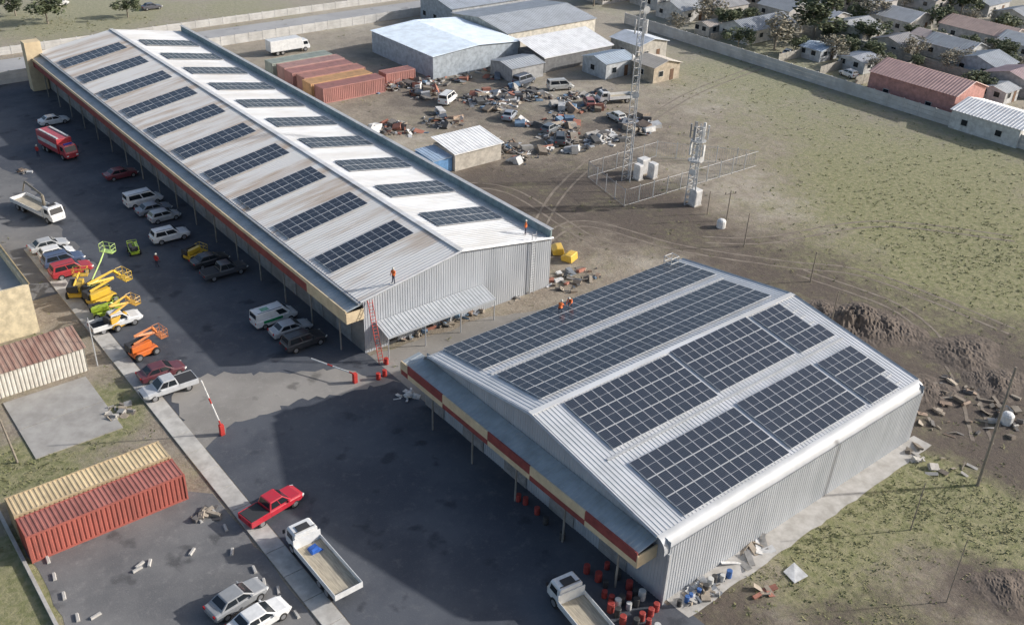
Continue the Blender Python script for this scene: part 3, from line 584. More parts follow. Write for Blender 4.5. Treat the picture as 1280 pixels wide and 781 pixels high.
for u,v,dx,dy,h,rh,wc,rc,lb,ax in hs:
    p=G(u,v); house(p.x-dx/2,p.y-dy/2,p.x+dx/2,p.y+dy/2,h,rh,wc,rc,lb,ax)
# left edge buildings
t=thing('office_building','cream flat roofed building at the left edge of the yard','building',(11,108,0)); cr=dull((.75,.64,.44))
k=MB(); k.box(2,97,0,17.5,122,4.6); k.build('wall',cr,t)
k=MB()
for q in((2,97,17.5,97.25),(2,121.75,17.5,122),(17.25,97.25,17.5,121.75),(2,97.25,2.25,121.75)): k.box(q[0],q[1],4.6,q[2],q[3],5.6)
k.build('parapet',cr,t); k=MB(); k.box(2.25,97.25,4.6,17.25,121.75,4.68); k.build('roof',mat('roof_felt',(.4,.4,.39),(.3,.3,.29),scale=.3),t)
k=MB(); k.box(17.5,97,5.6,17.62,122,5.75); k.build('parapet_cap',dull((.45,.35,.2)),t)
for y in(102,108,114): k=MB(); k.box(17.5,y,1.2,17.55,y+2,2.6); k.build('window',GLASS,t)
t=thing('white_shed','long white corrugated shed with rusty sloping roof','shed',(12.5,88.7,0)); k=MB(); k.corr((4,87,0),(19.1,87,0),(19.1,87,2.6),(4,87,2.6),40,-.06); k.corr((19.1,87,0),(19.1,90.4,0),(19.1,90.4,2.7),(19.1,87,2.6),9,-.06); k.box(4,87.1,0,19,90.3,2.55); k.build('wall',mat('white_sheet',(.72,.69,.62),(.58,.54,.47),scale=.8),t)
k=MB(); k.corr((3.9,86.8,2.66),(19.3,86.8,2.66),(19.3,90.6,3.3),(3.9,90.6,3.3),30,.04); k.build('roof',mat('rusty_sheet',(.25,.13,.1),(.4,.29,.23),scale=.6,stretch=(1,.3,1)),t)
# ---------- walls and fences
def wall(name,label,a,b2,h,m,cat='wall',step=3,th=.12,post=.2):
    a=V((a[0],a[1],0));b2=V((b2[0],b2[1],0)); d=(b2-a); L=d.length; d.normalize(); t=thing(name,label,cat,a.lerp(b2,.5)); ang=math.atan2(d.y,d.x); Rm=Matrix.Rotation(ang,3,'Z'); c=int(L/step)
    k=MB()
    for i in range(c):
        o=a+d*(L*(i+.5)/c)
        for j in range(3): k.rbox(o+V((0,0,h*(j+.5)/3)),(L/c-post,th,h/3-.03),Rm)
    k.build('panels',m,t); k=MB()
    for i in range(c+1): k.rbox(a+d*(L*i/c)+V((0,0,h/2+.05)),(post,post,h+.1),Rm)
    k.build('posts',m,t)
PW=mat('precast_concrete',(.58,.57,.55),(.45,.44,.42),scale=.4,rough=.9)
wall('boundary_wall','long pale concrete panel wall between the field and the houses',(161,157),(160.5,56),2.3,PW)
wall('boundary_wall','concrete wall along the far street behind the container row',(69,186),(150,186.5),1.8,PW)
wall('boundary_wall','concrete wall beyond the far end of the long warehouse',(-10,183),(68,183),2.2,PW)
wall('boundary_wall','low wall on the far side of the street at the top',(40,201),(230,201),1.5,PW)
k=MB(); k.box(6.55,46,0,6.8,86,.35); tag(k.build('low_wall',CONC),'low pale concrete kerb wall along the left edge of the lower lot','low wall')
for i,(x0,y0,x1,y1) in enumerate([(166,100,185,100),(166,118,186,118),(166,136,184,137),(190,90,190,130),(166,82,182,82),(190,132,192,165),(166,108,184,109)]):
    wall('garden_fence',['timber fence behind the red brick house','timber fence between two back gardens behind the wall','timber fence near the dark trees behind the wall','long timber fence down the middle of the house plots','timber fence beside the white house','timber fence at the top of the house plots','short timber fence in a back garden beside the small shed'][i],(x0,y0),(x1,y1),1.8,dull((.42,.39,.34)),'fence',2.5,.05,.1)
def mesh_fence(label,pts,h=2.4):
    t=thing('mesh_fence',label,'fence',(*pts[0],0))
    for a,b2 in zip(pts[:-1],pts[1:]):
        a=V((*a,0));b2=V((*b2,0)); L=(b2-a).length; c=max(1,int(L/2.6)); k=MB()
        for i in range(int(L/.35)): o=a.lerp(b2,i*.35/L); k.tube(o+V((0,0,.1)),o+V((0,0,h)),.014,n=3,cap=False)
        for z in(.1,h): k.tube(a+V((0,0,z)),b2+V((0,0,z)),.022,n=4)
        k.build('mesh_panel',STEEL,t)
        for i in range(c): k=MB(); o=a.lerp(b2,i/c); k.tube(o,o+V((0,0,h+.25)),.07,n=6); k.build('fence_post',STEEL,t)
g2=lambda u,v:tuple(G(u,v)[:2])
mesh_fence('steel mesh fence around the mast compound',[g2(735,222),g2(780,258),g2(945,208)])
mesh_fence('rear steel mesh fence of the mast compound',[g2(735,222),g2(820,196),g2(945,208)])
# ---------- masts
def mast(u,v,h,wb,wt,label,step,lr=.075,br=.03):
    p=G(u,v); t=thing('lattice_mast',label,'mast',p); k=MB(); c3=[(math.cos(a),math.sin(a)) for a in(.5,2.594,4.689)]
    P=lambda i,z:V((p.x+c3[i%3][0]*(wb+(wt-wb)*z/h),p.y+c3[i%3][1]*(wb+(wt-wb)*z/h),z))
    for i in range(3):
        k=MB(); k.tube(P(i,0),P(i,h),lr,lr*.7,n=5); k.build('leg',STEEL,t)
    k=MB(); z=0
    while z<h-step*.5:
        for i in range(3): k.tube(P(i,z),P(i+1,z+step),br,n=3,cap=False); k.tube(P(i,z+step),P(i+1,z+step),br,n=3,cap=False)
        z+=step
    k.build('bracing',STEEL,t); return t,p
WP=dull((.72,.72,.71))
t,p=mast(783,226,34,.7,.35,'tall steel lattice mast with antennas rising past the top of the photo',1.1)
for z in(27,22):
    for a in(0,2.1,4.2):
        k=MB(); c=p+V((math.cos(a),math.sin(a),0))*.9; k.rbox(c+V((0,0,z)),(.15,.32,1.9),Matrix.Rotation(a,3,'Z')); k.build('antenna_panel',WP,t)
for z,a in((18,2.5),(24.5,4.4),(13,4)):
    k=MB(); c=p+V((math.cos(a),math.sin(a),0))*.6+V((0,0,z)); k.tube(c,c+V((math.cos(a),math.sin(a),0))*.3,.25,.5,n=14); k.build('dish',WP,t)
t,p=mast(862,256,11.5,.75,.5,'short lattice mast with antenna cluster in the fenced compound',.8,.1,.045)
for zz,rr in((10.6,1.15),(8.0,1.0)):
    for a in(0,1.05,2.1,3.15,4.2,5.25):
        if zz<9 and a in(1.05,4.2): continue
        k=MB(); a+=zz; c=p+V((math.cos(a),math.sin(a),0))*rr; k.rbox(c+V((0,0,zz)),(.2,.36,1.9),Matrix.Rotation(a,3,'Z')); k.tube(p+V((0,0,zz)),c+V((0,0,zz)),.05,n=4); k.build('antenna_panel',WP if a<13 else dull((.35,.35,.35)),t)
for zz in(9.3,6.5): k=MB(); k.tube(p+V((0,0,zz)),p+V((0,0,zz+.1)),1.05,n=12); k.build('platform',STEEL,t)
for zz,a in((5.2,3.6),(7,4.6)): k=MB(); c=p+V((math.cos(a),math.sin(a),0))*.8+V((0,0,zz)); k.tube(c,c+V((math.cos(a),math.sin(a),0))*.3,.2,.45,n=14); k.build('dish',WP,t)
for u,v,sx_,lb in((803,216,1.6,'white equipment cabinet at the foot of the tall mast'),(868,256,1.3,'white equipment cabinet at the foot of the short mast'),(815,222,.9,'small white cabinet right of the tall mast base'),(797,224,.8,'small white cabinet between the tall mast and the large cabinet')):
    p=G(u,v); t=thing('equipment_cabinet',lb,'cabinet',p); k=MB(); k.box(p.x-sx_/2,p.y-.6,.15,p.x+sx_/2,p.y+.6,2.3); k.build('body',WP,t,bevel=.04); k=MB(); k.box(p.x-sx_/2-.1,p.y-.7,0,p.x+sx_/2+.1,p.y+.7,.15); k.build('plinth',CONC,t)
    k=MB(); k.box(p.x-sx_/2+.1,p.y-.63,.3,p.x+sx_/2-.1,p.y-.6,2.1); k.build('door',dull((.55,.55,.55)),t)
# poles
WOOD=mat('pole_timber',(.3,.26,.21),(.2,.17,.14),scale=1.5)
def pole(u,v,h,label,r=.11,lean=(0,0),arm=False,m=None,cat='pole',name='utility_pole'):
    p=G(u,v); t=thing(name,label,cat,p); q=p+V((lean[0],lean[1],h)); k=MB(); k.tube(p,q,r,r*.65,n=8); k.build('shaft',m or WOOD,t)
    if arm:
        k=MB(); k.tube(q+V((-.8,.3,-.5)),q+V((.8,-.3,-.5)),.06,n=4)
        k.build('crossarm',m or WOOD,t)
        for s_ in(-1,1): k=MB(); k.tube(q+V((.7*s_,-.26*s_,-.45)),q+V((.7*s_,-.26*s_,-.2)),.05,n=6); k.build('insulator',DARK,t)
    return t
pole(1222,606,12,'tall timber utility pole on the right by the rubble',.16,lean=(.4,.4))
pole(1138,662,5,'bare pole standing by the lower right grass',.06)
pole(1183,752,6,'thin leaning pole at the bottom right',.045,lean=(.3,.2))
pole(1038,408,4.5,'timber post beside the dark earth mound',.1)
pole(1013,352,4,'timber post in the field right of the solar warehouse',.09)
pole(930,308,4.6,'timber post in front of the mast compound',.09)
pole(908,276,4.4,'timber post with crossarm near the compound corner',.09,arm=True)
pole(884,268,3.4,'short timber post by the short mast',.08)
pole(122,457,5.5,'slim grey lamp post beside the white shed',.07,m=STEEL)
pole(22,578,6,'brown timber pole at the left edge by the cream container',.1,lean=(-.5,.2))
# barrier gates
RW=dull((.6,.05,.04)); WHT=dull((.75,.75,.73))
def barrier(u,v,q,label,red=True):
    p=G(u,v); t=thing('barrier_gate',label,'barrier gate',p); k=MB(); k.box(p.x-.2,p.y-.2,0,p.x+.2,p.y+.2,1.1); k.build('post',RW,t,bevel=.03)
    a=p+V((0,0,1)); e=a+V(q); N=8
    k=MB()
    for i in range(N): k.tube(a.lerp(e,i/N),a.lerp(e,(i+1)/N),.07,n=6,mi=0 if i%4 else 1)
    k.build('boom',[WHT,RW],t)
barrier(278,543,(-1.0,.5,5.0),'raised white and red barrier boom at the yard entrance')
barrier(444,478,(-2.2,4.6,.2),'lowered white barrier boom by the corner of the long warehouse')
BM={}
def barrel(x,y,c,label,group,z=0,sc=1):
    if c not in BM:
        k=MB(); rs=[]
        for zz,r in((0,.27),(.02,.29),(.3,.285),(.31,.30),(.33,.285),(.58,.285),(.59,.3),(.61,.285),(.86,.29),(.88,.27)): rs.append([(r*math.cos(2*math.pi*i/14),r*math.sin(2*math.pi*i/14),zz) for i in range(14)])
        k.loft(rs); k.tube((.15,0,.87),(.15,0,.9),.04,n=8); q=k.build('oil_drum',dull(c,.5),local=True); BM[c]=q.data; bpy.data.objects.remove(q)
    o=bpy.data.objects.new('oil_drum',BM[c]); C.objects.link(o); o.location=(x,y,z+.03); o.rotation_euler=(0,0,R.random()*6); o.scale=(sc,)*3; tag(o,label,'drum',group); return o
cols=[((.38,.06,.05),'red drum in the cluster under the canopy corner','red drums at the canopy corner'),((.05,.12,.33),'blue drum in the cluster at the warehouse corner','blue drums at the canopy corner'),((.6,.6,.58),'white drum in the cluster at the warehouse corner','white drums at the canopy corner'),((.06,.06,.06),'black drum in the cluster at the warehouse corner','black drums at the canopy corner')]
for i in range(12):
    for j in range(5):
        if R.random()<.35: continue
        x=38.9+j*.66+R.uniform(-.14,.14); y=30.6+i*.66+R.uniform(-.14,.14)
        if x>41.9 and y>31.8 or (j<2 and i>7): continue
        c=cols[R.choice([0,0,0,3,3,2,0,1])]; barrel(x,y,*c,sc=R.uniform(.7,1))
for i in range(9):
    x=43.2+i*.66+R.random()*.3; y=30.9+R.uniform(-.5,.4); c=R.choice([((.05,.14,.38),'blue drum along the foot of the corrugated wall','blue drums along the wall'),((.6,.6,.58),'white drum along the foot of the corrugated wall','white drums along the wall'),((.05,.05,.05),'black drum along the foot of the corrugated wall','black drums along the wall')])
    barrel(x,y,*c,sc=R.uniform(.55,.85))
for u,v in((483,455),(481,470),(473,474)): p=G(u,v); barrel(p.x,p.y,(.5,.04,.03),'red drum in the gap between the two warehouses','red drums in the gap',sc=.8)
for i in range(5):
    x=41.0+R.uniform(-.1,.6); y=42+i*1.4+R.uniform(-.4,.4); barrel(x,y,R.choice([(.38,.06,.05),(.06,.06,.06)]),'drum standing under the canopy of the near warehouse','drums under the canopy',sc=.8)
for i,(u,v,a) in enumerate([(68,721,80),(80,745,80),(97,772,80),(175,706,20),(187,704,60),(172,712,10),(120,770,10),(250,650,90),(268,640,90),(290,690,60),(318,712,80),(330,728,70),(348,738,70),(371,768,85),(60,700,85),(240,690,40),(282,660,80),(305,745,20)]):
    p=G(u,v); k=MB(); k.loft([[(-.4,-.13,0),(-.4,.13,0),(-.37,.08,.15),(-.37,-.08,.15)],[(.4,-.13,0),(.4,.13,0),(.37,.08,.15),(.37,-.08,.15)]]); o=k.build('wheel_stop',CONC,local=True); o.location=(p.x,p.y,.02); o.rotation_euler=(0,0,rad(a)); tag(o,'loose pale concrete block lying in the lower parking lot','wheel stop','concrete blocks in the lower lot')
# scrap
SC=[dull((.33,.24,.18)),dull((.44,.42,.39)),dull((.6,.6,.6),.5),dull((.14,.13,.125)),dull((.4,.34,.27)),dull((.2,.22,.25)),dull((.4,.17,.12)),dull((.75,.74,.72)),dull((.24,.2,.16)),dull((.12,.12,.12)),dull((.2,.3,.42)),dull((.16,.15,.14))]
def scrap(u,v,rx,ry,nn,hh,label,name='scrap_heap',cat='scrap heap',ms=SC,ln=(.3,1.4),big=0):
    p=G(u,v); k=MB(); cl=[(R.uniform(-.7,.7),R.uniform(-.7,.7),R.uniform(.2,.5)) for _ in range(7)]
    for i in range(nn):
        if big: c=R.choice(cl); xx=c[0]+R.gauss(0,c[2]*.5); yy=c[1]+R.gauss(0,c[2]*.5); z=max(0,1-math.hypot(xx-c[0],yy-c[1])*3)*hh*R.random()+.06
        else: a=R.uniform(0,6.28); r=R.random()**.6; xx,yy=math.cos(a)*r,math.sin(a)*r; z=(1-r)*hh*R.random()+.06
        rot=Matrix.Rotation(R.uniform(0,3.1),3,'Z')@Matrix.Rotation(R.gauss(0,.25),3,'X')@Matrix.Rotation(R.gauss(0,.22),3,'Y')
        d=(R.uniform(*ln),R.uniform(.08,.7),R.choice([.03,.06,.2,.35]))
        if big and R.random()<.1: d=(R.uniform(1.2,3),R.uniform(.8,1.7),R.choice([.05,.3,.9,1.2]))
        k.rbox((p.x+xx*rx,p.y+yy*ry,z),d,rot,R.randrange(len(ms)))
        if big and R.random()<.06: k.tube((p.x+xx*rx,p.y+yy*ry,z),(p.x+xx*rx+.1,p.y+yy*ry,z+.3),.4,n=10,mi=3)
    tag(k.build(name,ms),label,cat)
scrap(520,112,6,5.5,300,1.2,'rusty scrap heap right of the container row',big=1)
scrap(500,160,8,4,90,.4,'low scattered scrap between containers and tin hut',big=1)
scrap(552,150,5,4,90,.6,'small scrap heap behind the tin hut',big=1)
scrap(655,122,11,7,330,.8,'wide scatter of scrap boards in front of the white awning',big=1)
scrap(722,130,9,5,200,.8,'scrap heap beside the parked lorry',big=1)
scrap(690,160,7,6,170,.7,'mixed scrap heap in the middle of the yard',big=1)
scrap(735,178,8,4,170,.4,'flat silver sheets of scrap left of the tall mast',ms=[SC[2],SC[7],SC[1],SC[9],SC[3],SC[7]],ln=(.6,2.4),big=1)
scrap(660,185,7,5,80,.4,'scrap scattered right of the tin hut',big=1)
scrap(800,155,5,4,90,.7,'scrap heap right behind the tall mast',big=1)
scrap(590,95,7,5,60,.4,'thin scrap scatter below the pale blue shed',big=1)
scrap(540,195,4,3,60,.6,'timber offcuts beside the tin hut',ms=[SC[4],SC[3],SC[0]])
scrap(720,350,4,2.5,40,.3,'broken boards behind the long warehouse corner')
scrap(1190,505,6,5,50,.25,'rubble and boards at the right end of the solar warehouse',ms=[SC[3],SC[4],SC[8],SC[0]],ln=(.2,1.2))
scrap(1175,575,3,3,16,.2,'loose planks by the right corner of the solar warehouse',ms=[SC[1],SC[4],SC[8]],ln=(.3,1.8))
scrap(1265,520,4,3,30,.3,'rubble beside the tall timber pole',ms=[SC[3],SC[4],SC[1],SC[8]],ln=(.3,1.5))
scrap(880,738,2.0,.8,46,.4,'pallets and boxes at the foot of the corrugated wall',ms=[SC[4],SC[1],SC[5],SC[7]],ln=(.4,1.1))
scrap(940,690,2.2,.7,12,.1,'flat pale boards beside the corrugated wall',ms=[SC[7],SC[1],SC[4]],ln=(1,2.4))
scrap(955,742,1.0,.5,7,.1,'small pile of orange brown planks in the dirt',ms=[SC[6],SC[4]])
scrap(555,404,5.5,.5,60,1.0,'stacked goods under the pale awning',ms=SC)
scrap(630,372,3,1.5,26,.3,'pale debris by the end wall of the long warehouse',ms=[SC[7],SC[1],SC[4]])
scrap(510,495,1.2,.8,16,.4,'small white crates beside the near canopy',ms=[SC[7],SC[1]],ln=(.4,.9))
scrap(255,645,1.2,.8,12,.3,'timber scraps at the end of the red container',ms=[SC[4],SC[3]])
scrap(150,515,1.6,1.2,18,.12,'broken paving beside the slab',ms=[SC[1],SC[4]],ln=(.4,.7))
scrap(30,215,1,1,8,.2,'small debris by the left edge of the yard',ms=SC)
p=G(993,718); k=MB(); k.add([(p.x-.8,p.y-.6,.12),(p.x+.6,p.y-.8,.2),(p.x+.8,p.y+.7,.3),(p.x-.5,p.y+.7,.1)],[(0,1,2,3)]); k.add([(p.x-.8,p.y-.6,.08),(p.x+.6,p.y-.8,.16),(p.x+.8,p.y+.7,.26),(p.x-.5,p.y+.7,.06)],[(3,2,1,0)]); tag(k.build('white_board',WP),'bright white square board lying on the dirt at the bottom right','board')
def car_wreck(u,v,ang,c,lb,kd='hatch'): car(kd,c,u,v,ang,lb,'old vehicles among the scrap')
car_wreck(688,165,20,(.14,.16,.18),'dark car hulk among the scrap heaps'); car_wreck(736,132,60,(.36,.14,.12),'dull red car hulk beside the white lorry')
car_wreck(700,112,-20,(.5,.5,.48),'pale van hulk at the back of the scrap yard','van'); car_wreck(637,148,35,(.3,.33,.38),'blue grey car hulk at the left of the scrap heaps','sedan'); car_wreck(770,150,80,(.6,.6,.58),'white car hulk just left of the tall mast')
car_wreck(700,178,50,(.08,.09,.1),'black SUV hulk in front of the scrap heaps','suv'); car_wreck(655,105,10,(.1,.12,.16),'dark van hulk below the white awning','van')
# earth mounds
EM=mat('dark_earth',(.085,.067,.054),(.15,.12,.098),scale=1.2,rough=.95,bump=.9)
def mound(u,v,rx,ry,h,label,m=None,name='earth_mound'):
    p=G(u,v); N=34; k=MB(); vs=[]; fs=[]
    ph=[R.uniform(0,6) for _ in range(6)]
    for j in range(N+1):
        for i in range(N+1):
            x=-1+2*i/N;y=-1+2*j/N; d=math.hypot(x,y)*(1+.15*math.sin(3*math.atan2(y,x)+ph[4])); f=max(0,1-d)
            f=f*(1+.35*math.sin(5*x+ph[0])*math.sin(4*y+ph[1])+.25*math.sin(11*x+ph[2])*math.sin(9*y+ph[3])+R.uniform(-.2,.2))
            vs.append((p.x+x*rx,p.y+y*ry,h*f-.03))
    fs=[(j*(N+1)+i,j*(N+1)+i+1,(j+1)*(N+1)+i+1,(j+1)*(N+1)+i) for j in range(N) for i in range(N)]
    k.add(vs,fs); tag(k.build(name,m or EM),label,'earth mound')
mound(1068,405,5,4,1.5,'dark earth mound behind the solar warehouse')
mound(1108,412,4.5,4,.7,'lower earth mound right of the tallest one')
mound(1032,392,4,3,.5,'small earth mound by the timber post')
mound(1205,442,5,4,.5,'dark earth mound halfway to the right edge')
mound(1160,490,4,3,.35,'dark spoil heap by the right wall corner')
mound(1245,478,4,3,.5,'spoil heap behind the tall timber pole')
mound(1255,735,3,2.4,.3,'dark spoil heap in the bottom right corner')
for u,v,a,lb in((712,325,20,'yellow digger bucket lying behind the long warehouse'),(697,316,60,'smaller yellow machine part next to the yellow bucket')):
    p=G(u,v); k=MB(); k.loft([[(x,-.9,.1),(x,.9,.1),(x,1.0,.9),(x,.3,1.5-abs(x)*.2),(x,-.7,1.3)] for x in(-1.1,-.5,.5,1.1)]); o=k.build('machine_bucket',paint((.7,.45,.06)),local=True,bevel=.08); o.location=p; o.rotation_euler=(0,0,rad(a)); o.scale=(.8,.8,.75); tag(o,lb,'machine part')
for u,v,lb in((901,284,'white water tank on the ground beyond the solar warehouse'),(1257,528,'white container tank by the spoil heap at the right')):
    p=G(u,v); k=MB(); k.loft([[(r*math.cos(i*.5236),r*math.sin(i*.5236),z) for i in range(12)] for z,r in((0,.6),(.9,.6),(1.1,.45),(1.2,.2))]); o=k.build('water_tank',WP,local=True); o.location=p; tag(o,lb,'tank')
def ladder(a,b2,wd,c,label):
    a=V(a);b2=V(b2); s_=V(wd); t=thing('ladder',label,'ladder',a)
    for q in(-1,1): k=MB(); k.tube(a+s_*q,b2+s_*q,.045,n=5); k.build('rail',c,t)
    N=int((b2-a).length/.32)
    for i in range(1,N): k=MB(); o=a.lerp(b2,i/N); k.tube(o-s_,o+s_,.03,n=5); k.build('rung',c,t)
ladder((42.9,71.4,0),(43.2,73.7,6.2),(.24,-.04,0),paint((.55,.07,.05)),'red ladder leaning on the near corner of the long warehouse')
ladder((64.5,73.75,0),(64.5,73.75,7.8),(.28,0,0),STEEL,'fixed steel ladder on the end wall of the long warehouse')
t=thing('guard_frame','small steel guard frame at the back edge of the solar roof','guard frame',(73.5,61.5,6.2)); k=MB()
for x in(73,74.2):
    for y in(61,62): k.tube((x,y,6.1),(x,y,7.3),.04,n=5)
for z in(6.7,7.3):
    k.tube((73,61,z),(74.2,61,z),.04,n=5);k.tube((73,62,z),(74.2,62,z),.04,n=5);k.tube((73,61,z),(73,62,z),.04,n=5);k.tube((74.2,61,z),(74.2,62,z),.04,n=5)
k.build('guard_rail',STEEL,t)
# ---------- trees
LEAF=mat('leaves',(.07,.09,.045),(.15,.17,.085),scale=.8,rough=.8); LEAF2=mat('dry_leaves',(.22,.2,.15),(.3,.27,.2),scale=.8,rough=.8)
def crown(seed,nn,bare):
    r=random.Random(seed); k=MB(); cl=[(r.gauss(0,.42),r.gauss(0,.42),r.uniform(.55,1.45),r.uniform(.25,.5)) for _ in range(13)]
    for i in range(nn):
        c=r.choice(cl); d=V((r.gauss(0,1),r.gauss(0,1),r.gauss(0,1))).normalized()*c[3]*r.uniform(.5,1.05); o=V(c[:3])+V((d.x,d.y,d.z*.8)); s_=r.uniform(.04,.09)
        rot=Matrix.Rotation(r.uniform(0,6),3,'Z')@Matrix.Rotation(r.uniform(-1,1),3,'X'); k.add([o+rot@V(q)*s_ for q in((-1,-.6,0),(1,-.5,0),(.7,.8,.2),(-.6,.7,0))],[(0,1,2,3)])
    q=k.build('crown',LEAF2 if bare else LEAF,local=True); m=q.data; bpy.data.objects.remove(q)
    k=MB(); k.tube((0,0,0),(.03,.02,.7),.06,.04,n=8)
    for i in range(6): a=i*1.05; k.tube((.03,.02,.45+.05*i),(.4*math.cos(a),.4*math.sin(a),.95+.07*i),.03,.01,n=5)
    q=k.build('trunk',WOOD,local=True); m2=q.data; bpy.data.objects.remove(q); return m,m2
CRN=[crown(1,1600,0),crown(2,1500,0),crown(3,700,1)]
TR=[(1015,50,6,0,'big dark green tree between cottages near the wall'),(968,62,4.5,2,'pale bare tree just behind the wall'),(1085,58,3.5,1,'round bush left of the small brown cottage'),(880,30,4,2,'bare tree behind the wall near the pale cottage'),(1060,15,4,1,'dark tree near the top behind the white cottage'),(1175,40,3.5,0,'dark tree left of the orange roof'),(1135,75,3,2,'bare tree above the red brick house'),(922,62,3,1,'low bush right behind the boundary wall'),(1200,20,4,1,'dark tree at the top right between cottages'),(742,8,4,0,'dark tree above the workshop roofs'),(1250,80,3,0,'bush beside the blue grey cottage'),(990,5,3.5,2,'bare tree at the top centre right'),(60,30,3.5,1,'round bush by the street at the top left'),(160,22,2.6,1,'small bush behind the far end of the long warehouse'),(1110,0,4,0,'dark tree cut by the top edge'),(1215,112,2.4,1,'small bush right of the red brick house'),(845,40,2.5,2,'small bare bush inside the wall corner'),(20,20,2.5,0,'bush in the top left corner'),(1040,75,3,2,'pale shrub behind the middle of the wall'),(1095,30,4,2,'bare tree between the slate and the cream cottages'),(1255,50,3.5,1,'dark tree right of the orange brown roof'),(905,40,3.2,0,'dark tree left of the long dark grey roof')]
for u,v in [(1000,68),(1052,84),(1095,98),(1062,70),(1098,48),(1150,30),(1205,68),(1240,68),(1262,90),(1180,90),(935,28),(915,30),(960,12),(870,6),(1035,52),(1140,50),(1250,5),(1190,5),(1230,122),(1110,84),(1000,40),(985,50),(1050,62),(1072,30),(1130,10),(1145,85),(1205,88),(1172,60),(1242,30),(925,8),(840,10),(1090,78),(1275,92),(1212,34)]: TR.append((u,v,R.uniform(1.6,2.8),R.choice([0,1,2]),'small garden bush among the cottages behind the boundary wall'))
for u,v,s_,kd,lb in TR:
    p=G(u,v); t=thing('bush' if s_<3 else 'tree',lb,'bush' if s_<3 else 'tree',p,R.uniform(0,6),'garden bushes among the cottages' if lb.startswith('small garden') else None); z=(s_,s_,s_); inst('crown',CRN[kd][0],t,sc=z); inst('trunk',CRN[kd][1],t,sc=z)
for c,u,v,a,lb,kd in(((.6,.6,.6),72,8,10,'pale van by the street at the top left','van'),((.1,.1,.12),190,12,0,'dark car on the verge at the top left','sedan'),(WH,560,128,30,'white van hulk beside the rusty scrap heap','van'),((.5,.1,.1),1205,140,40,'red car in the yard of the red brick house','hatch'),(WH,1060,96,80,'white car parked behind the middle of the wall','hatch'),(SI,985,70,20,'silver car behind the wall near the pale bare tree','sedan')): car(kd,c,u,v,a,lb)
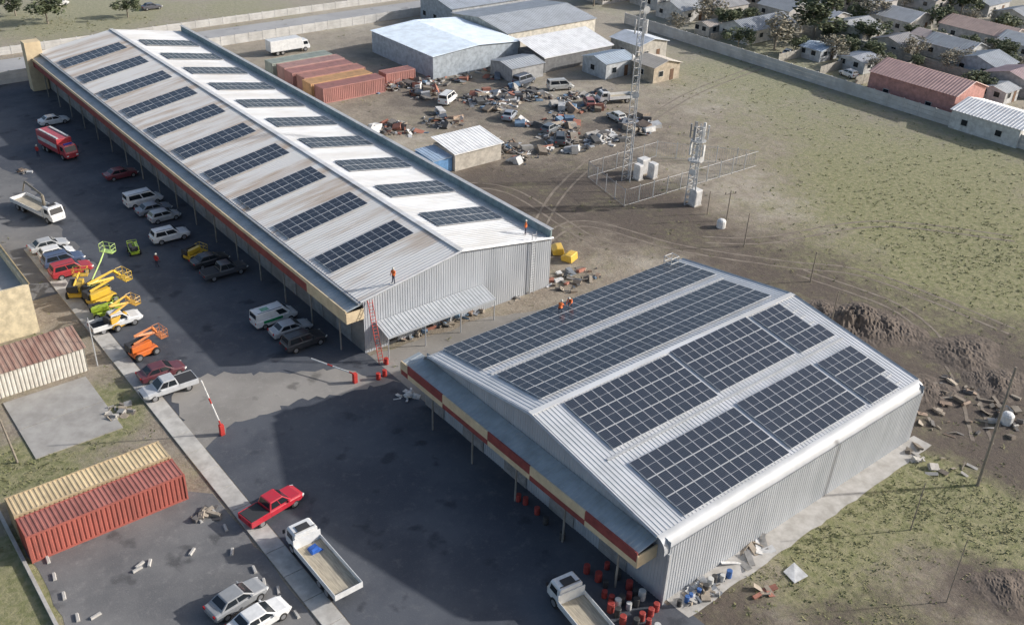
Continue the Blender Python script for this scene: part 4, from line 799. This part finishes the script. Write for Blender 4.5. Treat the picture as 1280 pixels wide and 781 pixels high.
# ---------- people
SKIN=dull((.4,.24,.16)); HIV=dull((.85,.2,.05)); NAV=dull((.05,.06,.1)); HEL=dull((.75,.73,.65))
def person(p,ang,pose,label,top=HIV,helm=HEL):
    st=pose=='stand'
    if st:
        J=dict(pel=(0,0,.95,.15),ch=(0,0,1.3,.17),nk=(.01,0,1.5,.07),hd=(.02,0,1.64,.1),ht=(.02,0,1.72,.085))
        for s_,q in((-1,'r'),(1,'l')): J.update({'hp'+q:(0,s_*.1,.88,.1),'kn'+q:(.06*s_,s_*.13,.5,.065),'an'+q:(-.03*s_,s_*.14,.09,.05),'ft'+q:(.14-.03*s_,s_*.15,.04,.045),'sh'+q:(0,s_*.2,1.42,.075),'el'+q:(-.02+.1*(s_>0),s_*.29,1.14,.05),'wr'+q:(.14,s_*.26,.93,.035),'ha'+q:(.2,s_*.25,.87,.045)})
    else:
        J=dict(pel=(-.15,0,.42,.15),ch=(.12,0,.72,.17),nk=(.24,0,.86,.07),hd=(.33,0,.96,.1),ht=(.37,0,1.03,.085))
        for s_,q in((-1,'r'),(1,'l')): J.update({'hp'+q:(-.13,s_*.1,.38,.1),'kn'+q:(.22,s_*.16,.44,.065),'an'+q:(.02,s_*.16,.09,.05),'ft'+q:(.17,s_*.17,.04,.045),'sh'+q:(.18,s_*.2,.8,.075),'el'+q:(.36,s_*.24,.56,.05),'wr'+q:(.5,s_*.16,.34,.035),'ha'+q:(.55,s_*.14,.26,.045)})
    E=[('pel','ch'),('ch','nk'),('nk','hd'),('hd','ht')]
    for q in'rl': E+=[('pel','hp'+q),('hp'+q,'kn'+q),('kn'+q,'an'+q),('an'+q,'ft'+q),('ch','sh'+q),('sh'+q,'el'+q),('el'+q,'wr'+q),('wr'+q,'ha'+q)]
    nm=list(J); me=bpy.data.meshes.new('person'); me.from_pydata([J[q][:3] for q in nm],[(nm.index(a),nm.index(b)) for a,b in E],[])
    o=bpy.data.objects.new('tmp',me); C.objects.link(o); m=o.modifiers.new('s','SKIN')
    for i,q in enumerate(nm): me.skin_vertices[0].data[i].radius=(J[q][3],)*2
    me.skin_vertices[0].data[0].use_root=True; s2=o.modifiers.new('u','SUBSURF'); s2.levels=1
    dg=bpy.context.evaluated_depsgraph_get(); nm2=bpy.data.meshes.new_from_object(o.evaluated_get(dg)); bpy.data.objects.remove(o); nm2.materials.clear()
    for q in(top,NAV,SKIN): nm2.materials.append(q)
    ww=J['pel'][2]
    for f in nm2.polygons:
        c=f.center; f.use_smooth=True
        hand=min((c-V(J['har'][:3])).length,(c-V(J['hal'][:3])).length)<.08
        leg=min((c-V(J[a+q][:3])).length for a in('kn','an','ft','hp') for q in'rl')<.26 and c.z<ww
        f.material_index=2 if hand or (c-V(J['hd'][:3])).length<.15 else (1 if (c.z<ww-.03 if st else leg) else 0)
    b=bpy.data.objects.new('person',nm2); C.objects.link(b); b.location=p; b.rotation_euler=(0,0,rad(ang)); tag(b,label,'person')
    h=V(J['ht'][:3]); k=MB(); k.loft([[(h.x+r*math.cos(i*.6283),h.y+r*math.sin(i*.6283),h.z+z) for i in range(10)] for z,r in((-.01,.15),(.0,.12),(.06,.11),(.1,.07),(.12,.02))]); k.build('helmet',helm,b,local=True)
def onroof(u,v,zf,dz=0):
    z=7
    for _ in range(12): p=G(u,v,z); z=zf(p)+dz
    return V((p.x,p.y,z))
ZL=lambda p:zl(p.x)+.05; ZN=lambda p:zn(p.y)+.06
person(onroof(492,354,ZL),200,'stand','worker in orange standing on the left roof slope of the long warehouse')
person(onroof(657,293,ZL),150,'stand','worker in orange standing at the right end of the long warehouse roof')
person(onroof(700,389,ZN,.15),30,'crouch','left one of two crouching orange workers on the near solar roof')
person(onroof(713,382,ZN,.15),200,'crouch','right one of two crouching orange workers on the near solar roof')
person(G(197,334),40,'stand','person in red standing in the yard between the parked rows',dull((.5,.04,.04)))
person(G(48,196),40,'stand','person in red standing beside the fire engine',dull((.5,.04,.04)))
